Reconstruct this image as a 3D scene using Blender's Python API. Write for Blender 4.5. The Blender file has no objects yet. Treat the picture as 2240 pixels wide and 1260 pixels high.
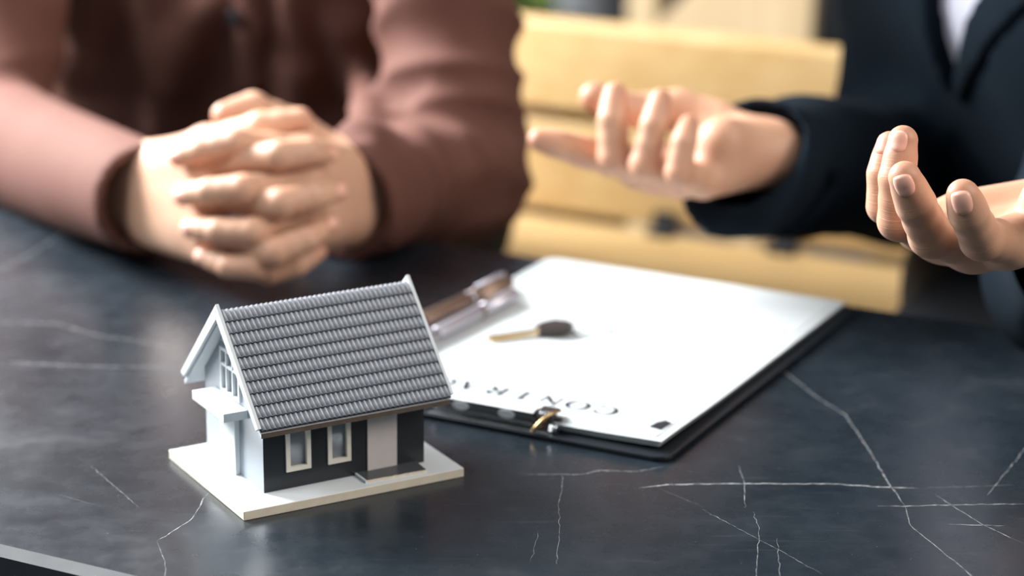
import bpy, bmesh, math, random
import numpy as np
from mathutils import Matrix, Vector

# ------------------------------------------------------------------ camera, world, lights, exposure
SC = bpy.context.scene
COL = SC.collection
FPX, PITCH, ROLL, CAMH = 5317.1, 0.2994, 0.0082, 0.4762      # table top is z = 0
_cp, _sp, _cr, _sr = math.cos(PITCH), math.sin(PITCH), math.cos(ROLL), math.sin(ROLL)
FW = np.array([0, _cp, -_sp]); UPV = np.array([0, _sp, _cp]); RT = np.array([1.0, 0, 0]); CAM = np.array([0, 0, CAMH])


def ray(x, y):
    a, b = x - 1120, y - 630
    return ((_cr * a + _sr * b) * RT - (-_sr * a + _cr * b) * UPV) / FPX + FW


def at(x, y, d):
    """world point seen at photo pixel x, y at camera depth d (metres)"""
    return CAM + ray(x, y) * d


def onz(x, y, z=0.0):
    d = ray(x, y)
    return CAM + d * ((z - CAMH) / d[2])


cam = bpy.data.cameras.new('camera'); camo = bpy.data.objects.new('camera', cam); COL.objects.link(camo)
cam.sensor_width = 36; cam.lens = FPX / 2240 * 36; cam.clip_start = 0.05; cam.clip_end = 60
sr_ = _cr * RT + _sr * UPV; su_ = -_sr * RT + _cr * UPV
m = Matrix.Identity(4)
for i in range(3):
    m[i][0], m[i][1], m[i][2], m[i][3] = sr_[i], su_[i], -FW[i], CAM[i]
camo.matrix_world = m
cam.dof.use_dof = True; cam.dof.focus_distance = 1.215
cam.dof.aperture_fstop = (cam.lens / 1000) / 0.021; cam.dof.aperture_blades = 0
SC.camera = camo

world = bpy.data.worlds.new('world'); SC.world = world; world.use_nodes = True
wb = world.node_tree.nodes['Background']; wb.inputs[0].default_value = (0.62, 0.86, 1.0, 1); wb.inputs[1].default_value = 0.16


def area(name, loc, target, sx, sy, power, col):
    l = bpy.data.lights.new(name, 'AREA'); l.shape = 'RECTANGLE'; l.size = sx; l.size_y = sy; l.energy = power; l.color = col
    o = bpy.data.objects.new(name, l); COL.objects.link(o)
    o.location = loc
    o.rotation_euler = (Vector(target) - Vector(loc)).to_track_quat('-Z', 'Y').to_euler()
    return o


area('unseen_daylight', (-1.30, 2.20, 0.95), (-0.25, 1.60, 0), 0.8, 0.7, 146, (0.95, 0.98, 1.0))
area('unseen_daylight', (-1.55, 0.85, 1.50), (-0.20, 1.25, 0), 0.9, 0.8, 26, (0.95, 0.98, 1.0))
area('unseen_daylight', (-1.40, 3.05, 0.95), (-0.30, 1.15, 0), 1.0, 0.8, 34, (0.93, 0.97, 1.0))  # added lamp, source unseen: pale haze on the left of the tabletop
area('unseen_daylight', (-1.10, 2.55, 1.35), (0.05, 3.95, -0.2), 0.7, 0.6, 24, (0.96, 0.98, 1.0))  # added lamp, source unseen: brightens plant, pillar and chair
area('ceiling_light', (0.85, 0.75, 1.9), (0.0, 1.2, 0), 0.9, 0.9, 12, (1.0, 0.97, 0.93))
area('room_light', (1.95, 0.70, 1.35), (0.0, 1.2, 0.05), 0.9, 0.9, 36, (1.0, 0.92, 0.84))
sp = bpy.data.lights.new('bench_fill_spot', 'SPOT'); sp.energy = 30; sp.color = (1.0, 0.95, 0.88); sp.spot_size = math.radians(13); sp.spot_blend = 0.7; sp.shadow_soft_size = 0.12  # added spot that brightens the bench, no known lamp there
spo = bpy.data.objects.new('bench_fill_spot', sp); COL.objects.link(spo); spo.location = (0.06, 1.10, 2.1)
spo.rotation_euler = (Vector((0.20, 2.22, -0.07)) - spo.location).to_track_quat('-Z', 'Y').to_euler()
SC.view_settings.view_transform = 'Standard'; SC.view_settings.look = 'None'
SC.view_settings.exposure = 0.0; SC.view_settings.gamma = 1.0; SC.view_settings.use_curve_mapping = False
SC.cycles.use_denoising = True
SC.cycles.max_bounces = 8

YAW = -0.4716                                       # direction of table and bench
U = np.array([math.cos(YAW), math.sin(YAW), 0]); N = np.array([-math.sin(YAW), math.cos(YAW), 0]); ZV = np.array([0, 0, 1.0])


def un(u, n, z):
    return U * u + N * n + ZV * z


# ------------------------------------------------------------------ helpers
def link(o, parent=None):
    COL.objects.link(o)
    if parent is not None:
        o.parent = parent
    return o


def tag(o, label=None, cat=None, group=None, kind=None):
    for k, v in (('label', label), ('category', cat), ('group', group), ('kind', kind)):
        if v: o[k] = v
    return o


def empty(name, loc=(0, 0, 0), rz=0.0):
    o = bpy.data.objects.new(name, None); COL.objects.link(o); o.location = loc; o.rotation_euler = (0, 0, rz)
    o.empty_display_size = 0.05
    return o


def obj_from_bm(name, bm, mat, parent=None, smooth=False, bevel=0.0, seg=2):
    bm.normal_update()
    me = bpy.data.meshes.new(name); bm.to_mesh(me); bm.free()
    for mm in (mat if isinstance(mat, (list, tuple)) else [mat]): me.materials.append(mm)
    if smooth:
        me.polygons.foreach_set('use_smooth', [True] * len(me.polygons))
    o = bpy.data.objects.new(name, me); link(o, parent)
    if bevel:
        b = o.modifiers.new('bevel', 'BEVEL'); b.width = bevel; b.segments = seg; b.limit_method = 'ANGLE'
        b.harden_normals = False
    return o


def bm_box(bm, lo, hi, mi=0):
    x0, y0, z0 = lo; x1, y1, z1 = hi
    v = [bm.verts.new(p) for p in ((x0, y0, z0), (x1, y0, z0), (x1, y1, z0), (x0, y1, z0), (x0, y0, z1), (x1, y0, z1), (x1, y1, z1), (x0, y1, z1))]
    fs = [bm.faces.new([v[i] for i in q]) for q in ((3, 2, 1, 0), (4, 5, 6, 7), (0, 1, 5, 4), (1, 2, 6, 5), (2, 3, 7, 6), (3, 0, 4, 7))]
    for f in fs: f.material_index = mi
    return fs


def box(name, lo, hi, mat, parent=None, bevel=0.0):
    bm = bmesh.new(); bm_box(bm, lo, hi)
    return obj_from_bm(name, bm, mat, parent, bevel=bevel)


def bm_prism(bm, poly, ext, mi=0):
    """poly: 3D points of a planar outline, ext: extrusion vector"""
    a = [bm.verts.new(p) for p in poly]; b = [bm.verts.new(np.asarray(p) + np.asarray(ext)) for p in poly]
    n = len(poly)
    fs = [bm.faces.new(a[::-1]), bm.faces.new(b)]
    for i in range(n):
        fs.append(bm.faces.new((a[i], a[(i + 1) % n], b[(i + 1) % n], b[i])))
    for f in fs: f.material_index = mi
    bmesh.ops.recalc_face_normals(bm, faces=fs)
    return fs


def prism(name, poly, ext, mat, parent=None, bevel=0.0):
    bm = bmesh.new(); bm_prism(bm, poly, ext)
    return obj_from_bm(name, bm, mat, parent, bevel=bevel)


def bm_tube(bm, pts, rad, seg=10, caps=True):
    pts = [Vector(p) for p in pts]; n = len(pts)
    rads = rad if isinstance(rad, (list, tuple)) else [rad] * n
    rings = []; prev = None
    for i, p in enumerate(pts):
        t = (pts[min(i + 1, n - 1)] - pts[max(i - 1, 0)]).normalized()
        if prev is None:
            a = Vector((0, 0, 1)) if abs(t.z) < 0.9 else Vector((1, 0, 0))
            s = t.cross(a).normalized()
        else:
            s = (prev - t * prev.dot(t)).normalized()
        prev = s; w = t.cross(s)
        rings.append([bm.verts.new(p + (s * math.cos(2 * math.pi * k / seg) + w * math.sin(2 * math.pi * k / seg)) * rads[i]) for k in range(seg)])
    fs = []
    for i in range(n - 1):
        for k in range(seg):
            fs.append(bm.faces.new((rings[i][k], rings[i][(k + 1) % seg], rings[i + 1][(k + 1) % seg], rings[i + 1][k])))
    if caps:
        fs.append(bm.faces.new(rings[0][::-1])); fs.append(bm.faces.new(rings[-1]))
    for f in fs: f.smooth = True
    if caps: fs[-1].smooth = fs[-2].smooth = False
    bmesh.ops.recalc_face_normals(bm, faces=fs)
    return fs


def tube(name, pts, rad, mat, parent=None, seg=12):
    bm = bmesh.new(); bm_tube(bm, pts, rad, seg)
    return obj_from_bm(name, bm, mat, parent)


# ------------------------------------------------------------------ materials
def mat(name, col, rough=0.5, spec=0.5, metal=0.0, **kw):
    m = bpy.data.materials.new(name); m.use_nodes = True
    b = m.node_tree.nodes['Principled BSDF']
    b.inputs['Base Color'].default_value = (*col, 1); b.inputs['Roughness'].default_value = rough
    b.inputs['Specular IOR Level'].default_value = spec; b.inputs['Metallic'].default_value = metal
    for k, v in kw.items(): b.inputs[k.replace('_', ' ')].default_value = v
    return m


class NT:
    """small node helper"""
    def __init__(s, m): s.nt = m.node_tree; s.n = s.nt.nodes; s.l = s.nt.links; s.b = s.n.get('Principled BSDF')
    def new(s, t, **kw):
        x = s.n.new(t)
        for k, v in kw.items(): setattr(x, k, v)
        return x
    def noise(s, vec, scale, detail=3, rough=0.5, dist=0.0):
        x = s.new('ShaderNodeTexNoise'); x.inputs['Scale'].default_value = scale; x.inputs['Detail'].default_value = detail
        x.inputs['Roughness'].default_value = rough; x.inputs['Distortion'].default_value = dist
        if vec is not None: s.l.new(vec, x.inputs['Vector'])
        return x.outputs['Fac']
    def coord(s, scale=(1, 1, 1), kind='Object', rot=(0, 0, 0)):
        t = s.new('ShaderNodeTexCoord'); mp = s.new('ShaderNodeMapping'); mp.inputs['Scale'].default_value = scale; mp.inputs['Rotation'].default_value = rot
        s.l.new(t.outputs[kind], mp.inputs['Vector']); return mp.outputs['Vector']
    def ramp(s, fac, stops):
        r = s.new('ShaderNodeValToRGB'); e = r.color_ramp.elements
        while len(e) < len(stops): e.new(0.5)
        for el, (p, c) in zip(e, stops): el.position = p; el.color = (*c, 1) if len(c) == 3 else c
        s.l.new(fac, r.inputs['Fac']); return r.outputs['Color']
    def rng(s, fac, a, b, c, d):
        x = s.new('ShaderNodeMapRange'); 
        for i, v in zip(('From Min', 'From Max', 'To Min', 'To Max'), (a, b, c, d)): x.inputs[i].default_value = v
        s.l.new(fac, x.inputs['Value']); return x.outputs['Result']
    def math(s, op, a, b=None):
        x = s.new('ShaderNodeMath', operation=op)
        for i, v in enumerate((a, b)):
            if v is None: continue
            if isinstance(v, (int, float)): x.inputs[i].default_value = v
            else: s.l.new(v, x.inputs[i])
        return x.outputs[0]
    def mix(s, fac, a, b):
        x = s.new('ShaderNodeMix', data_type='RGBA')
        for sock, v in ((x.inputs[0], fac), (x.inputs[6], a), (x.inputs[7], b)):
            if isinstance(v, (int, float)): sock.default_value = v
            elif isinstance(v, tuple): sock.default_value = (*v, 1)
            else: s.l.new(v, sock)
        return x.outputs[2]
    def bump(s, h, strength=0.3, dist=0.001):
        x = s.new('ShaderNodeBump'); x.inputs['Strength'].default_value = strength; x.inputs['Distance'].default_value = dist
        s.l.new(h, x.inputs['Height']); s.l.new(x.outputs[0], s.b.inputs['Normal'])
    def to(s, sock, name): s.l.new(sock, s.b.inputs[name])


def paint(name, col, rough=0.55, var=0.06, scale=60, spec=0.4):
    m = mat(name, col, rough, spec); t = NT(m); v = t.coord()
    n = t.noise(v, scale, 4)
    t.to(t.ramp(n, [(0.3, tuple(c * (1 - var) for c in col)), (0.7, tuple(min(1, c * (1 + var)) for c in col))]), 'Base Color')
    t.bump(t.noise(v, scale * 20, 2), 0.05, 0.0003)
    return m


def wood(name, c0, c1, scale=1.0, rough=0.45, axis=0):
    m = mat(name, c0, rough, 0.4); t = NT(m)
    sc = [30 * scale] * 3; sc[axis] = 1.6 * scale
    v = t.coord(tuple(sc))
    n = t.noise(v, 1.6, 5, 0.6, 0.6)
    t.to(t.ramp(n, [(0.3, c0), (0.7, c1)]), 'Base Color')
    t.bump(n, 0.08, 0.001)
    return m


def fabric(name, col, col2, weave=900, rough=0.85, sheen=0.3, noise_scale=9):
    m = mat(name, col, rough, 0.25); t = NT(m); v = t.coord()
    n = t.noise(v, noise_scale, 4)
    t.to(t.ramp(n, [(0.3, col), (0.75, col2)]), 'Base Color')
    t.b.inputs['Sheen Weight'].default_value = sheen; t.b.inputs['Sheen Roughness'].default_value = 0.4
    t.b.inputs['Sheen Tint'].default_value = (*[min(1, c * 3 + 0.05) for c in col2], 1)
    t.bump(t.noise(v, weave, 2), 0.25, 0.0006)
    return m


M = {}
M['white'] = paint('white_paint', (0.66, 0.685, 0.70), 0.5, 0.02)
M['cream'] = paint('bare_board_edge', (0.74, 0.66, 0.53), 0.7, 0.05, 200)
M['pink'] = paint('pinkish_white_card', (0.66, 0.60, 0.58), 0.6, 0.02, 200)
M['cframe'] = paint('cream_frame', (0.78, 0.74, 0.65), 0.55, 0.03, 200)
M['grey'] = paint('pale_grey_paint', (0.27, 0.305, 0.34), 0.35, 0.03, 40, 0.5)
M['char'] = paint('charcoal_paint', (0.020, 0.024, 0.028), 0.3, 0.1, 60, 0.45)
M['slate'] = paint('slate_grey_card', (0.06, 0.064, 0.07), 0.3, 0.08, 60, 0.45)
M['tile'] = paint('roof_tile_paint', (0.46, 0.475, 0.52), 0.30, 0.10, 500, 0.8); M['tile'].node_tree.nodes['Principled BSDF'].inputs['Metallic'].default_value = 0.15
M['tile_edge'] = paint('shaded_tile_edge', (0.018, 0.02, 0.023), 0.6, 0.1, 300)  # shade under each tile course put into the edge colour
M['eave'] = paint('eave_board', (0.11, 0.085, 0.065), 0.6, 0.2, 200)
M['paper'] = paint('paper', (0.52, 0.545, 0.555), 0.6, 0.01, 20, 0.3)
M['ink'] = mat('ink', (0.012, 0.014, 0.02), 0.5, 0.3)
M['faint'] = mat('faint_ink', (0.62, 0.64, 0.67), 0.6, 0.3)
M['board'] = paint('black_board', (0.012, 0.015, 0.019), 0.35, 0.1, 300, 0.45)
M['chrome'] = mat('chrome', (0.88, 0.89, 0.90), 0.28, 0.5, 1.0)
M['steel'] = mat('dark_steel', (0.10, 0.105, 0.11), 0.25, 0.5, 1.0)
M['brushed'] = mat('brushed_steel', (0.72, 0.73, 0.75), 0.5, 0.5, 0.35)
M['brass'] = mat('brass', (0.62, 0.42, 0.2), 0.3, 0.5, 1.0)
M['blackplastic'] = mat('black_plastic', (0.03, 0.022, 0.02), 0.35, 0.5)
M['bronze'] = mat('bronze_pen', (0.24, 0.165, 0.125), 0.42, 0.5, 0.8)
M['silver'] = mat('silver_pen', (0.52, 0.50, 0.56), 0.42, 0.5, 0.8)
M['wood'] = wood('bench_pine', (0.44, 0.275, 0.108), (0.53, 0.365, 0.175), 1.0)
M['wood2'] = wood('chair_pine', (0.36, 0.26, 0.145), (0.45, 0.34, 0.205), 1.0, axis=2)
M['metal_dark'] = mat('dark_metal', (0.03, 0.032, 0.035), 0.5, 0.4, 0.3)
M['shirt'] = fabric('brown_cotton', (0.112, 0.045, 0.033), (0.142, 0.063, 0.047), 1200, sheen=0.12)
M['suit'] = fabric('navy_wool', (0.0055, 0.0098, 0.0150), (0.0085, 0.0140, 0.0210), 1500, rough=1.0, sheen=0.02); M['suit'].node_tree.nodes['Principled BSDF'].inputs['Specular IOR Level'].default_value = 0.08
M['cuffin'] = fabric('navy_lining', (0.012, 0.018, 0.028), (0.018, 0.026, 0.04), 600, rough=0.5, sheen=0.1)
M['dressshirt'] = fabric('pale_lilac_cotton', (0.46, 0.45, 0.53), (0.54, 0.53, 0.60), 1500, sheen=0.1)
M['trousers'] = fabric('dark_trousers', (0.012, 0.014, 0.018), (0.018, 0.02, 0.025), 700)
M['hair'] = mat('black_hair', (0.012, 0.010, 0.009), 0.5, 0.4)
M['eyewhite'] = mat('eye_white', (0.75, 0.73, 0.70), 0.2, 0.5)
M['button'] = mat('dark_button', (0.012, 0.014, 0.018), 0.3, 0.5)
M['nail'] = mat('fingernail', (0.78, 0.41, 0.31), 0.33, 0.4)
M['leather'] = mat('black_leather', (0.015, 0.014, 0.014), 0.4, 0.4)
M['floor'] = paint('grey_concrete', (0.10, 0.105, 0.11), 0.6, 0.2, 3)
M['wall'] = paint('charcoal_wall', (0.035, 0.036, 0.040), 0.7, 0.15, 2)
M['concrete'] = paint('pale_concrete', (0.62, 0.63, 0.68), 0.7, 0.08, 5)
M['leaf'] = paint('leaf_green', (0.34, 0.48, 0.10), 0.5, 0.3, 20)
M['stem'] = paint('stem_green', (0.12, 0.16, 0.05), 0.6, 0.2, 20)
M['pot'] = paint('terracotta', (0.25, 0.12, 0.07), 0.7, 0.1, 20)
M['soil'] = paint('soil', (0.03, 0.02, 0.015), 0.9, 0.3, 60)


def skin_mat(name, base, red):
    m = mat(name, base, 0.5, 0.36); t = NT(m); v = t.coord()
    a = t.new('ShaderNodeAttribute', attribute_name='flush')
    n = t.noise(v, 45, 4); n2 = t.noise(v, 380, 3)
    c = t.mix(t.rng(n, 0.35, 0.7, 0.0, 0.25), base, red)
    c = t.mix(t.math('MULTIPLY', a.outputs['Fac'], 0.75), c, red)
    t.to(c, 'Base Color')
    t.b.inputs['Subsurface Weight'].default_value = 0.18
    t.b.inputs['Subsurface Radius'].default_value = (0.006, 0.0025, 0.0015)
    t.b.inputs['Subsurface Scale'].default_value = 1.0
    cr = t.new('ShaderNodeAttribute', attribute_name='crease'); al = t.new('ShaderNodeAttribute', attribute_name='along')
    w = t.new('ShaderNodeCombineXYZ'); t.l.new(t.math('ADD', al.outputs['Fac'], t.math('MULTIPLY', t.noise(v, 60, 2), 0.0016)), w.inputs[0])
    ln = t.noise(w.outputs[0], 900, 2, 0.6)
    t.bump(t.math('ADD', t.math('MULTIPLY', n2, 0.25), t.math('MULTIPLY', t.math('MULTIPLY', ln, cr.outputs['Fac']), 1.8)), 0.5, 0.0007)
    return m


M['skinA'] = skin_mat('skin_light', (0.58, 0.345, 0.23), (0.50, 0.21, 0.13))
M['skinB'] = skin_mat('skin_tan', (0.57, 0.32, 0.205), (0.47, 0.19, 0.12))


def glass_mat():
    m = bpy.data.materials.new('window_film'); m.use_nodes = True; t = NT(m)
    b = t.b; b.inputs['Base Color'].default_value = (0.30, 0.32, 0.35, 1); b.inputs['Roughness'].default_value = 0.18
    out = t.n['Material Output']; tr = t.new('ShaderNodeBsdfTransparent'); tr.inputs[0].default_value = (0.8, 0.83, 0.86, 1)
    mx = t.new('ShaderNodeMixShader'); mx.inputs[0].default_value = 0.62
    t.l.new(tr.outputs[0], mx.inputs[1]); t.l.new(b.outputs[0], mx.inputs[2]); t.l.new(mx.outputs[0], out.inputs[0])
    return m


M['glass'] = glass_mat()


def table_mat():
    m = mat('dark_veined_stone', (0.02, 0.027, 0.034), 0.22, 0.5); t = NT(m)
    geo = t.new('ShaderNodeTexCoord'); P0 = geo.outputs['Object']          # table object sits at the world origin
    cloud = t.noise(P0, 9, 6, 0.6, 0.4); fine = t.noise(P0, 46, 5, 0.65)
    base = t.ramp(t.math('ADD', t.math('MULTIPLY', cloud, 0.6), t.math('MULTIPLY', fine, 0.4)), [(0.32, (0.006, 0.010, 0.014)), (0.55, (0.013, 0.018, 0.024)), (0.72, (0.030, 0.034, 0.040))])
    # fine scuffs, stretched along the table
    sv = t.coord((14, 260, 1), rot=(0, 0, -YAW)); scuff = t.rng(t.noise(sv, 1.0, 4, 0.7), 0.60, 0.80, 0.0, 0.5)
    spk = t.rng(t.noise(P0, 420, 2, 0.6), 0.72, 0.80, 0.0, 0.6)
    c = t.mix(t.math('MULTIPLY', scuff, 0.30), base, (0.14, 0.14, 0.15))
    c = t.mix(t.math('MULTIPLY', spk, 0.5), c, (0.3, 0.3, 0.3))
    t.to(c, 'Base Color')
    t.to(t.rng(t.math('ADD', t.math('MULTIPLY', fine, 0.5), t.math('MULTIPLY', cloud, 0.5)), 0.3, 0.7, 0.20, 0.36), 'Roughness')
    t.bump(fine, 0.05, 0.001)
    return m


M['stone'] = table_mat()

# ------------------------------------------------------------------ implicit surfaces (numpy) for bodies and clothes
def noise3(P, scale, seed, n=14):
    r = np.random.RandomState(seed); out = 0
    sc = np.array(scale, float) if np.ndim(scale) else np.array([scale] * 3, float)
    for _ in range(n):
        k = r.normal(size=3) * sc * 2.2; ph = r.rand() * 6.283
        out = out + np.sin(P[0] * k[0] + P[1] * k[1] + P[2] * k[2] + ph)
    return out / math.sqrt(n)


class Field:
    def __init__(s, lo, hi, h):
        s.lo = np.array(lo, float); s.h = h; s.n = np.ceil((np.array(hi) - s.lo) / h).astype(int) + 1
        s.F = np.full(s.n, 1.0, np.float32)

    def win(s, lo, hi):
        a = np.clip(np.floor((np.array(lo) - s.lo) / s.h).astype(int), 0, s.n - 1); b = np.clip(np.ceil((np.array(hi) - s.lo) / s.h).astype(int) + 1, 1, s.n)
        sl = tuple(slice(x, max(y, x + 1)) for x, y in zip(a, b))
        P = [(s.lo[i] + s.h * np.arange(sl[i].start, sl[i].stop)).reshape([-1 if j == i else 1 for j in range(3)]).astype(np.float32) for i in range(3)]
        return sl, P

    @staticmethod
    def seg(P, a, b, ra, rb):
        a = np.asarray(a, np.float32); b = np.asarray(b, np.float32); ba = b - a; L2 = float(ba @ ba) + 1e-12
        q = [P[i] - a[i] for i in range(3)]
        t = np.clip((q[0] * ba[0] + q[1] * ba[1] + q[2] * ba[2]) / L2, 0, 1)
        d = np.sqrt((q[0] - t * ba[0]) ** 2 + (q[1] - t * ba[1]) ** 2 + (q[2] - t * ba[2]) ** 2)
        return d - (ra + (rb - ra) * t)

    @staticmethod
    def smin(f, d, k):
        if k <= 0: return np.minimum(f, d)
        h = np.maximum(k - np.abs(f - d), 0) / k
        return np.minimum(f, d) - h * h * k * 0.25

    def cone(s, a, b, ra, rb=None, k=0.0):
        rb = ra if rb is None else rb; r = max(ra, rb) + k + 4 * s.h
        sl, P = s.win(np.minimum(a, b) - r, np.maximum(a, b) + r)
        s.F[sl] = s.smin(s.F[sl], s.seg(P, a, b, ra, rb), k)

    def chain(s, pts, rads, k=0.0, kin=0.003):
        """a tapered chain blended into the field with k, its own links blended with kin"""
        pts = [np.asarray(p, float) for p in pts]; r = max(rads) + k + 4 * s.h
        sl, P = s.win(np.min(pts, 0) - r, np.max(pts, 0) + r)
        d = None
        for i in range(len(pts) - 1):
            e = s.seg(P, pts[i], pts[i + 1], rads[i], rads[i + 1]); d = e if d is None else s.smin(d, e, kin)
        return sl, d

    def ell(s, c, rad, axes=None, k=0.0):
        R = np.eye(3) if axes is None else np.array(axes, float); r = max(rad) + k + 4 * s.h; c = np.asarray(c, float)
        sl, P = s.win(c - r, c + r); q = [P[i] - c[i] for i in range(3)]
        p = [(R[j][0] * q[0] + R[j][1] * q[1] + R[j][2] * q[2]) for j in range(3)]
        k0 = np.sqrt(sum((p[j] / rad[j]) ** 2 for j in range(3))); k1 = np.sqrt(sum((p[j] / rad[j] ** 2) ** 2 for j in range(3)))
        s.F[sl] = s.smin(s.F[sl], k0 * (k0 - 1) / np.maximum(k1, 1e-6), k)

    def cut_cyl(s, a, b, r0, r1):
        """subtract a flat ended cylinder / cone"""
        a = np.asarray(a, float); b = np.asarray(b, float); ax = (b - a) / np.linalg.norm(b - a); L = np.linalg.norm(b - a); r = max(r0, r1)
        sl, P = s.win(np.minimum(a, b) - r, np.maximum(a, b) + r); q = [P[i] - a[i] for i in range(3)]
        t = q[0] * ax[0] + q[1] * ax[1] + q[2] * ax[2]
        rad = np.sqrt(np.maximum(q[0] ** 2 + q[1] ** 2 + q[2] ** 2 - t * t, 0))
        d = np.maximum(np.maximum(-t, t - L), rad - (r0 + (r1 - r0) * np.clip(t / L, 0, 1)))
        s.F[sl] = np.maximum(s.F[sl], -d)

    def displace(s, fn, band=0.03):
        idx = np.nonzero(np.abs(s.F) < band)
        P = [s.lo[i] + s.h * idx[i] for i in range(3)]
        s.F[idx] -= fn(P).astype(np.float32)

    def hit(s, px, py, d0, d1):
        for d in np.arange(d0, d1, 0.002):
            p = at(px, py, d); i = np.round((p - s.lo) / s.h).astype(int)
            if np.all(i >= 0) and np.all(i < s.n) and s.F[tuple(i)] < 0: return p
        return at(px, py, d1)

    def at(s, p):
        q = (np.asarray(p) - s.lo) / s.h; i = np.clip(np.floor(q).astype(int), 0, s.n - 2); f = q - i; v = 0.0
        for a in (0, 1):
            for b in (0, 1):
                for c in (0, 1):
                    v += s.F[i[0] + a, i[1] + b, i[2] + c] * (f[0] if a else 1 - f[0]) * (f[1] if b else 1 - f[1]) * (f[2] if c else 1 - f[2])
        return v

    def mesh(s):
        F = s.F; S = F < 0; n = s.n - 1
        cnt = np.zeros(n, np.int8); 
        for a in (0, 1):
            for b in (0, 1):
                for c in (0, 1): cnt += S[a:a + n[0], b:b + n[1], c:c + n[2]]
        act = (cnt > 0) & (cnt < 8); I = np.nonzero(act); idx = np.full(n, -1, np.int32); idx[I] = np.arange(len(I[0]))
        acc = np.zeros((len(I[0]), 3)); num = np.zeros(len(I[0]))
        val = {}
        for a in (0, 1):
            for b in (0, 1):
                for c in (0, 1): val[(a, b, c)] = F[I[0] + a, I[1] + b, I[2] + c].astype(float)
        for ax in range(3):
            o = [j for j in range(3) if j != ax]
            for u in (0, 1):
                for v in (0, 1):
                    p = [0, 0, 0]; p[o[0]] = u; p[o[1]] = v; q = list(p); q[ax] = 1
                    f0 = val[tuple(p)]; f1 = val[tuple(q)]; x = (f0 < 0) != (f1 < 0)
                    t = np.where(x, f0 / np.where(x, f0 - f1, 1), 0); w = np.zeros((len(x), 3)); w[:, ax] = t; w[:, o[0]] = u; w[:, o[1]] = v
                    acc[x] += w[x]; num += x
        V = (np.stack(I, 1) + acc / num[:, None]) * s.h + s.lo
        Q = []
        for ax in range(3):
            o = [(ax + 1) % 3, (ax + 2) % 3]
            A = [slice(None)] * 3; B = [slice(None)] * 3; A[ax] = slice(0, -1); B[ax] = slice(1, None)
            for j in o: A[j] = slice(1, -1); B[j] = slice(1, -1)
            s0, s1 = S[tuple(A)], S[tuple(B)]; E = np.nonzero(s0 != s1)
            if len(E[0]) == 0: continue
            base = [E[0].copy(), E[1].copy(), E[2].copy()]
            for j in o: base[j] = base[j] + 1
            def cell(du, dv):
                c = [base[0].copy(), base[1].copy(), base[2].copy()]; c[o[0]] = c[o[0]] + du; c[o[1]] = c[o[1]] + dv
                return idx[c[0], c[1], c[2]]
            q = np.stack([cell(-1, -1), cell(0, -1), cell(0, 0), cell(-1, 0)], 1)
            fl = ~s0[E]; q[fl] = q[fl][:, ::-1]
            Q.append(q)
        Q = np.concatenate(Q); Q = Q[(Q >= 0).all(1)]
        return V, Q


def mesh_obj(name, pieces, mat_, parent, flush=None, joints=None):
    V = []; Q = []; off = 0; A = []
    for v, q in pieces:
        V.append(v); Q.append(q + off); off += len(v)
    V = np.concatenate(V); Q = np.concatenate(Q)
    me = bpy.data.meshes.new(name); me.vertices.add(len(V)); me.vertices.foreach_set('co', V.astype(np.float32).ravel())
    me.loops.add(Q.size); me.loops.foreach_set('vertex_index', Q.astype(np.int32).ravel())
    me.polygons.add(len(Q)); me.polygons.foreach_set('loop_start', np.arange(0, Q.size, 4, dtype=np.int32))
    me.polygons.foreach_set('loop_total', np.full(len(Q), 4, np.int32))
    me.polygons.foreach_set('use_smooth', np.ones(len(Q), bool))
    me.update(calc_edges=True); me.validate()
    me.materials.append(mat_)
    if flush is not None:
        w = np.zeros(len(V))
        for c, r, s_ in flush:
            w = np.maximum(w, s_ * np.exp(-((V - np.asarray(c)) ** 2).sum(1) / (r * r)))
        at_ = me.attributes.new('flush', 'FLOAT', 'POINT'); at_.data.foreach_set('value', w.astype(np.float32))
    if joints:
        cw = np.zeros(len(V)); al = np.zeros(len(V))
        for c, ax, dors, rad, amp in joints:
            q = V - c; r2 = (q ** 2).sum(1); g = amp * np.exp(-r2 / rad ** 2) * np.clip((q @ dors) / 0.005 + 0.6, 0, 1)
            near = r2 < 0.02 ** 2; up_ = near & (g > cw); al[up_] = (q @ ax)[up_]; cw = np.maximum(cw, np.where(near, g, 0))
        for nm_, dat in (('crease', cw), ('along', al)):
            me.attributes.new(nm_, 'FLOAT', 'POINT').data.foreach_set('value', dat.astype(np.float32))
    o = bpy.data.objects.new(name, me); link(o, parent)
    return o


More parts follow.
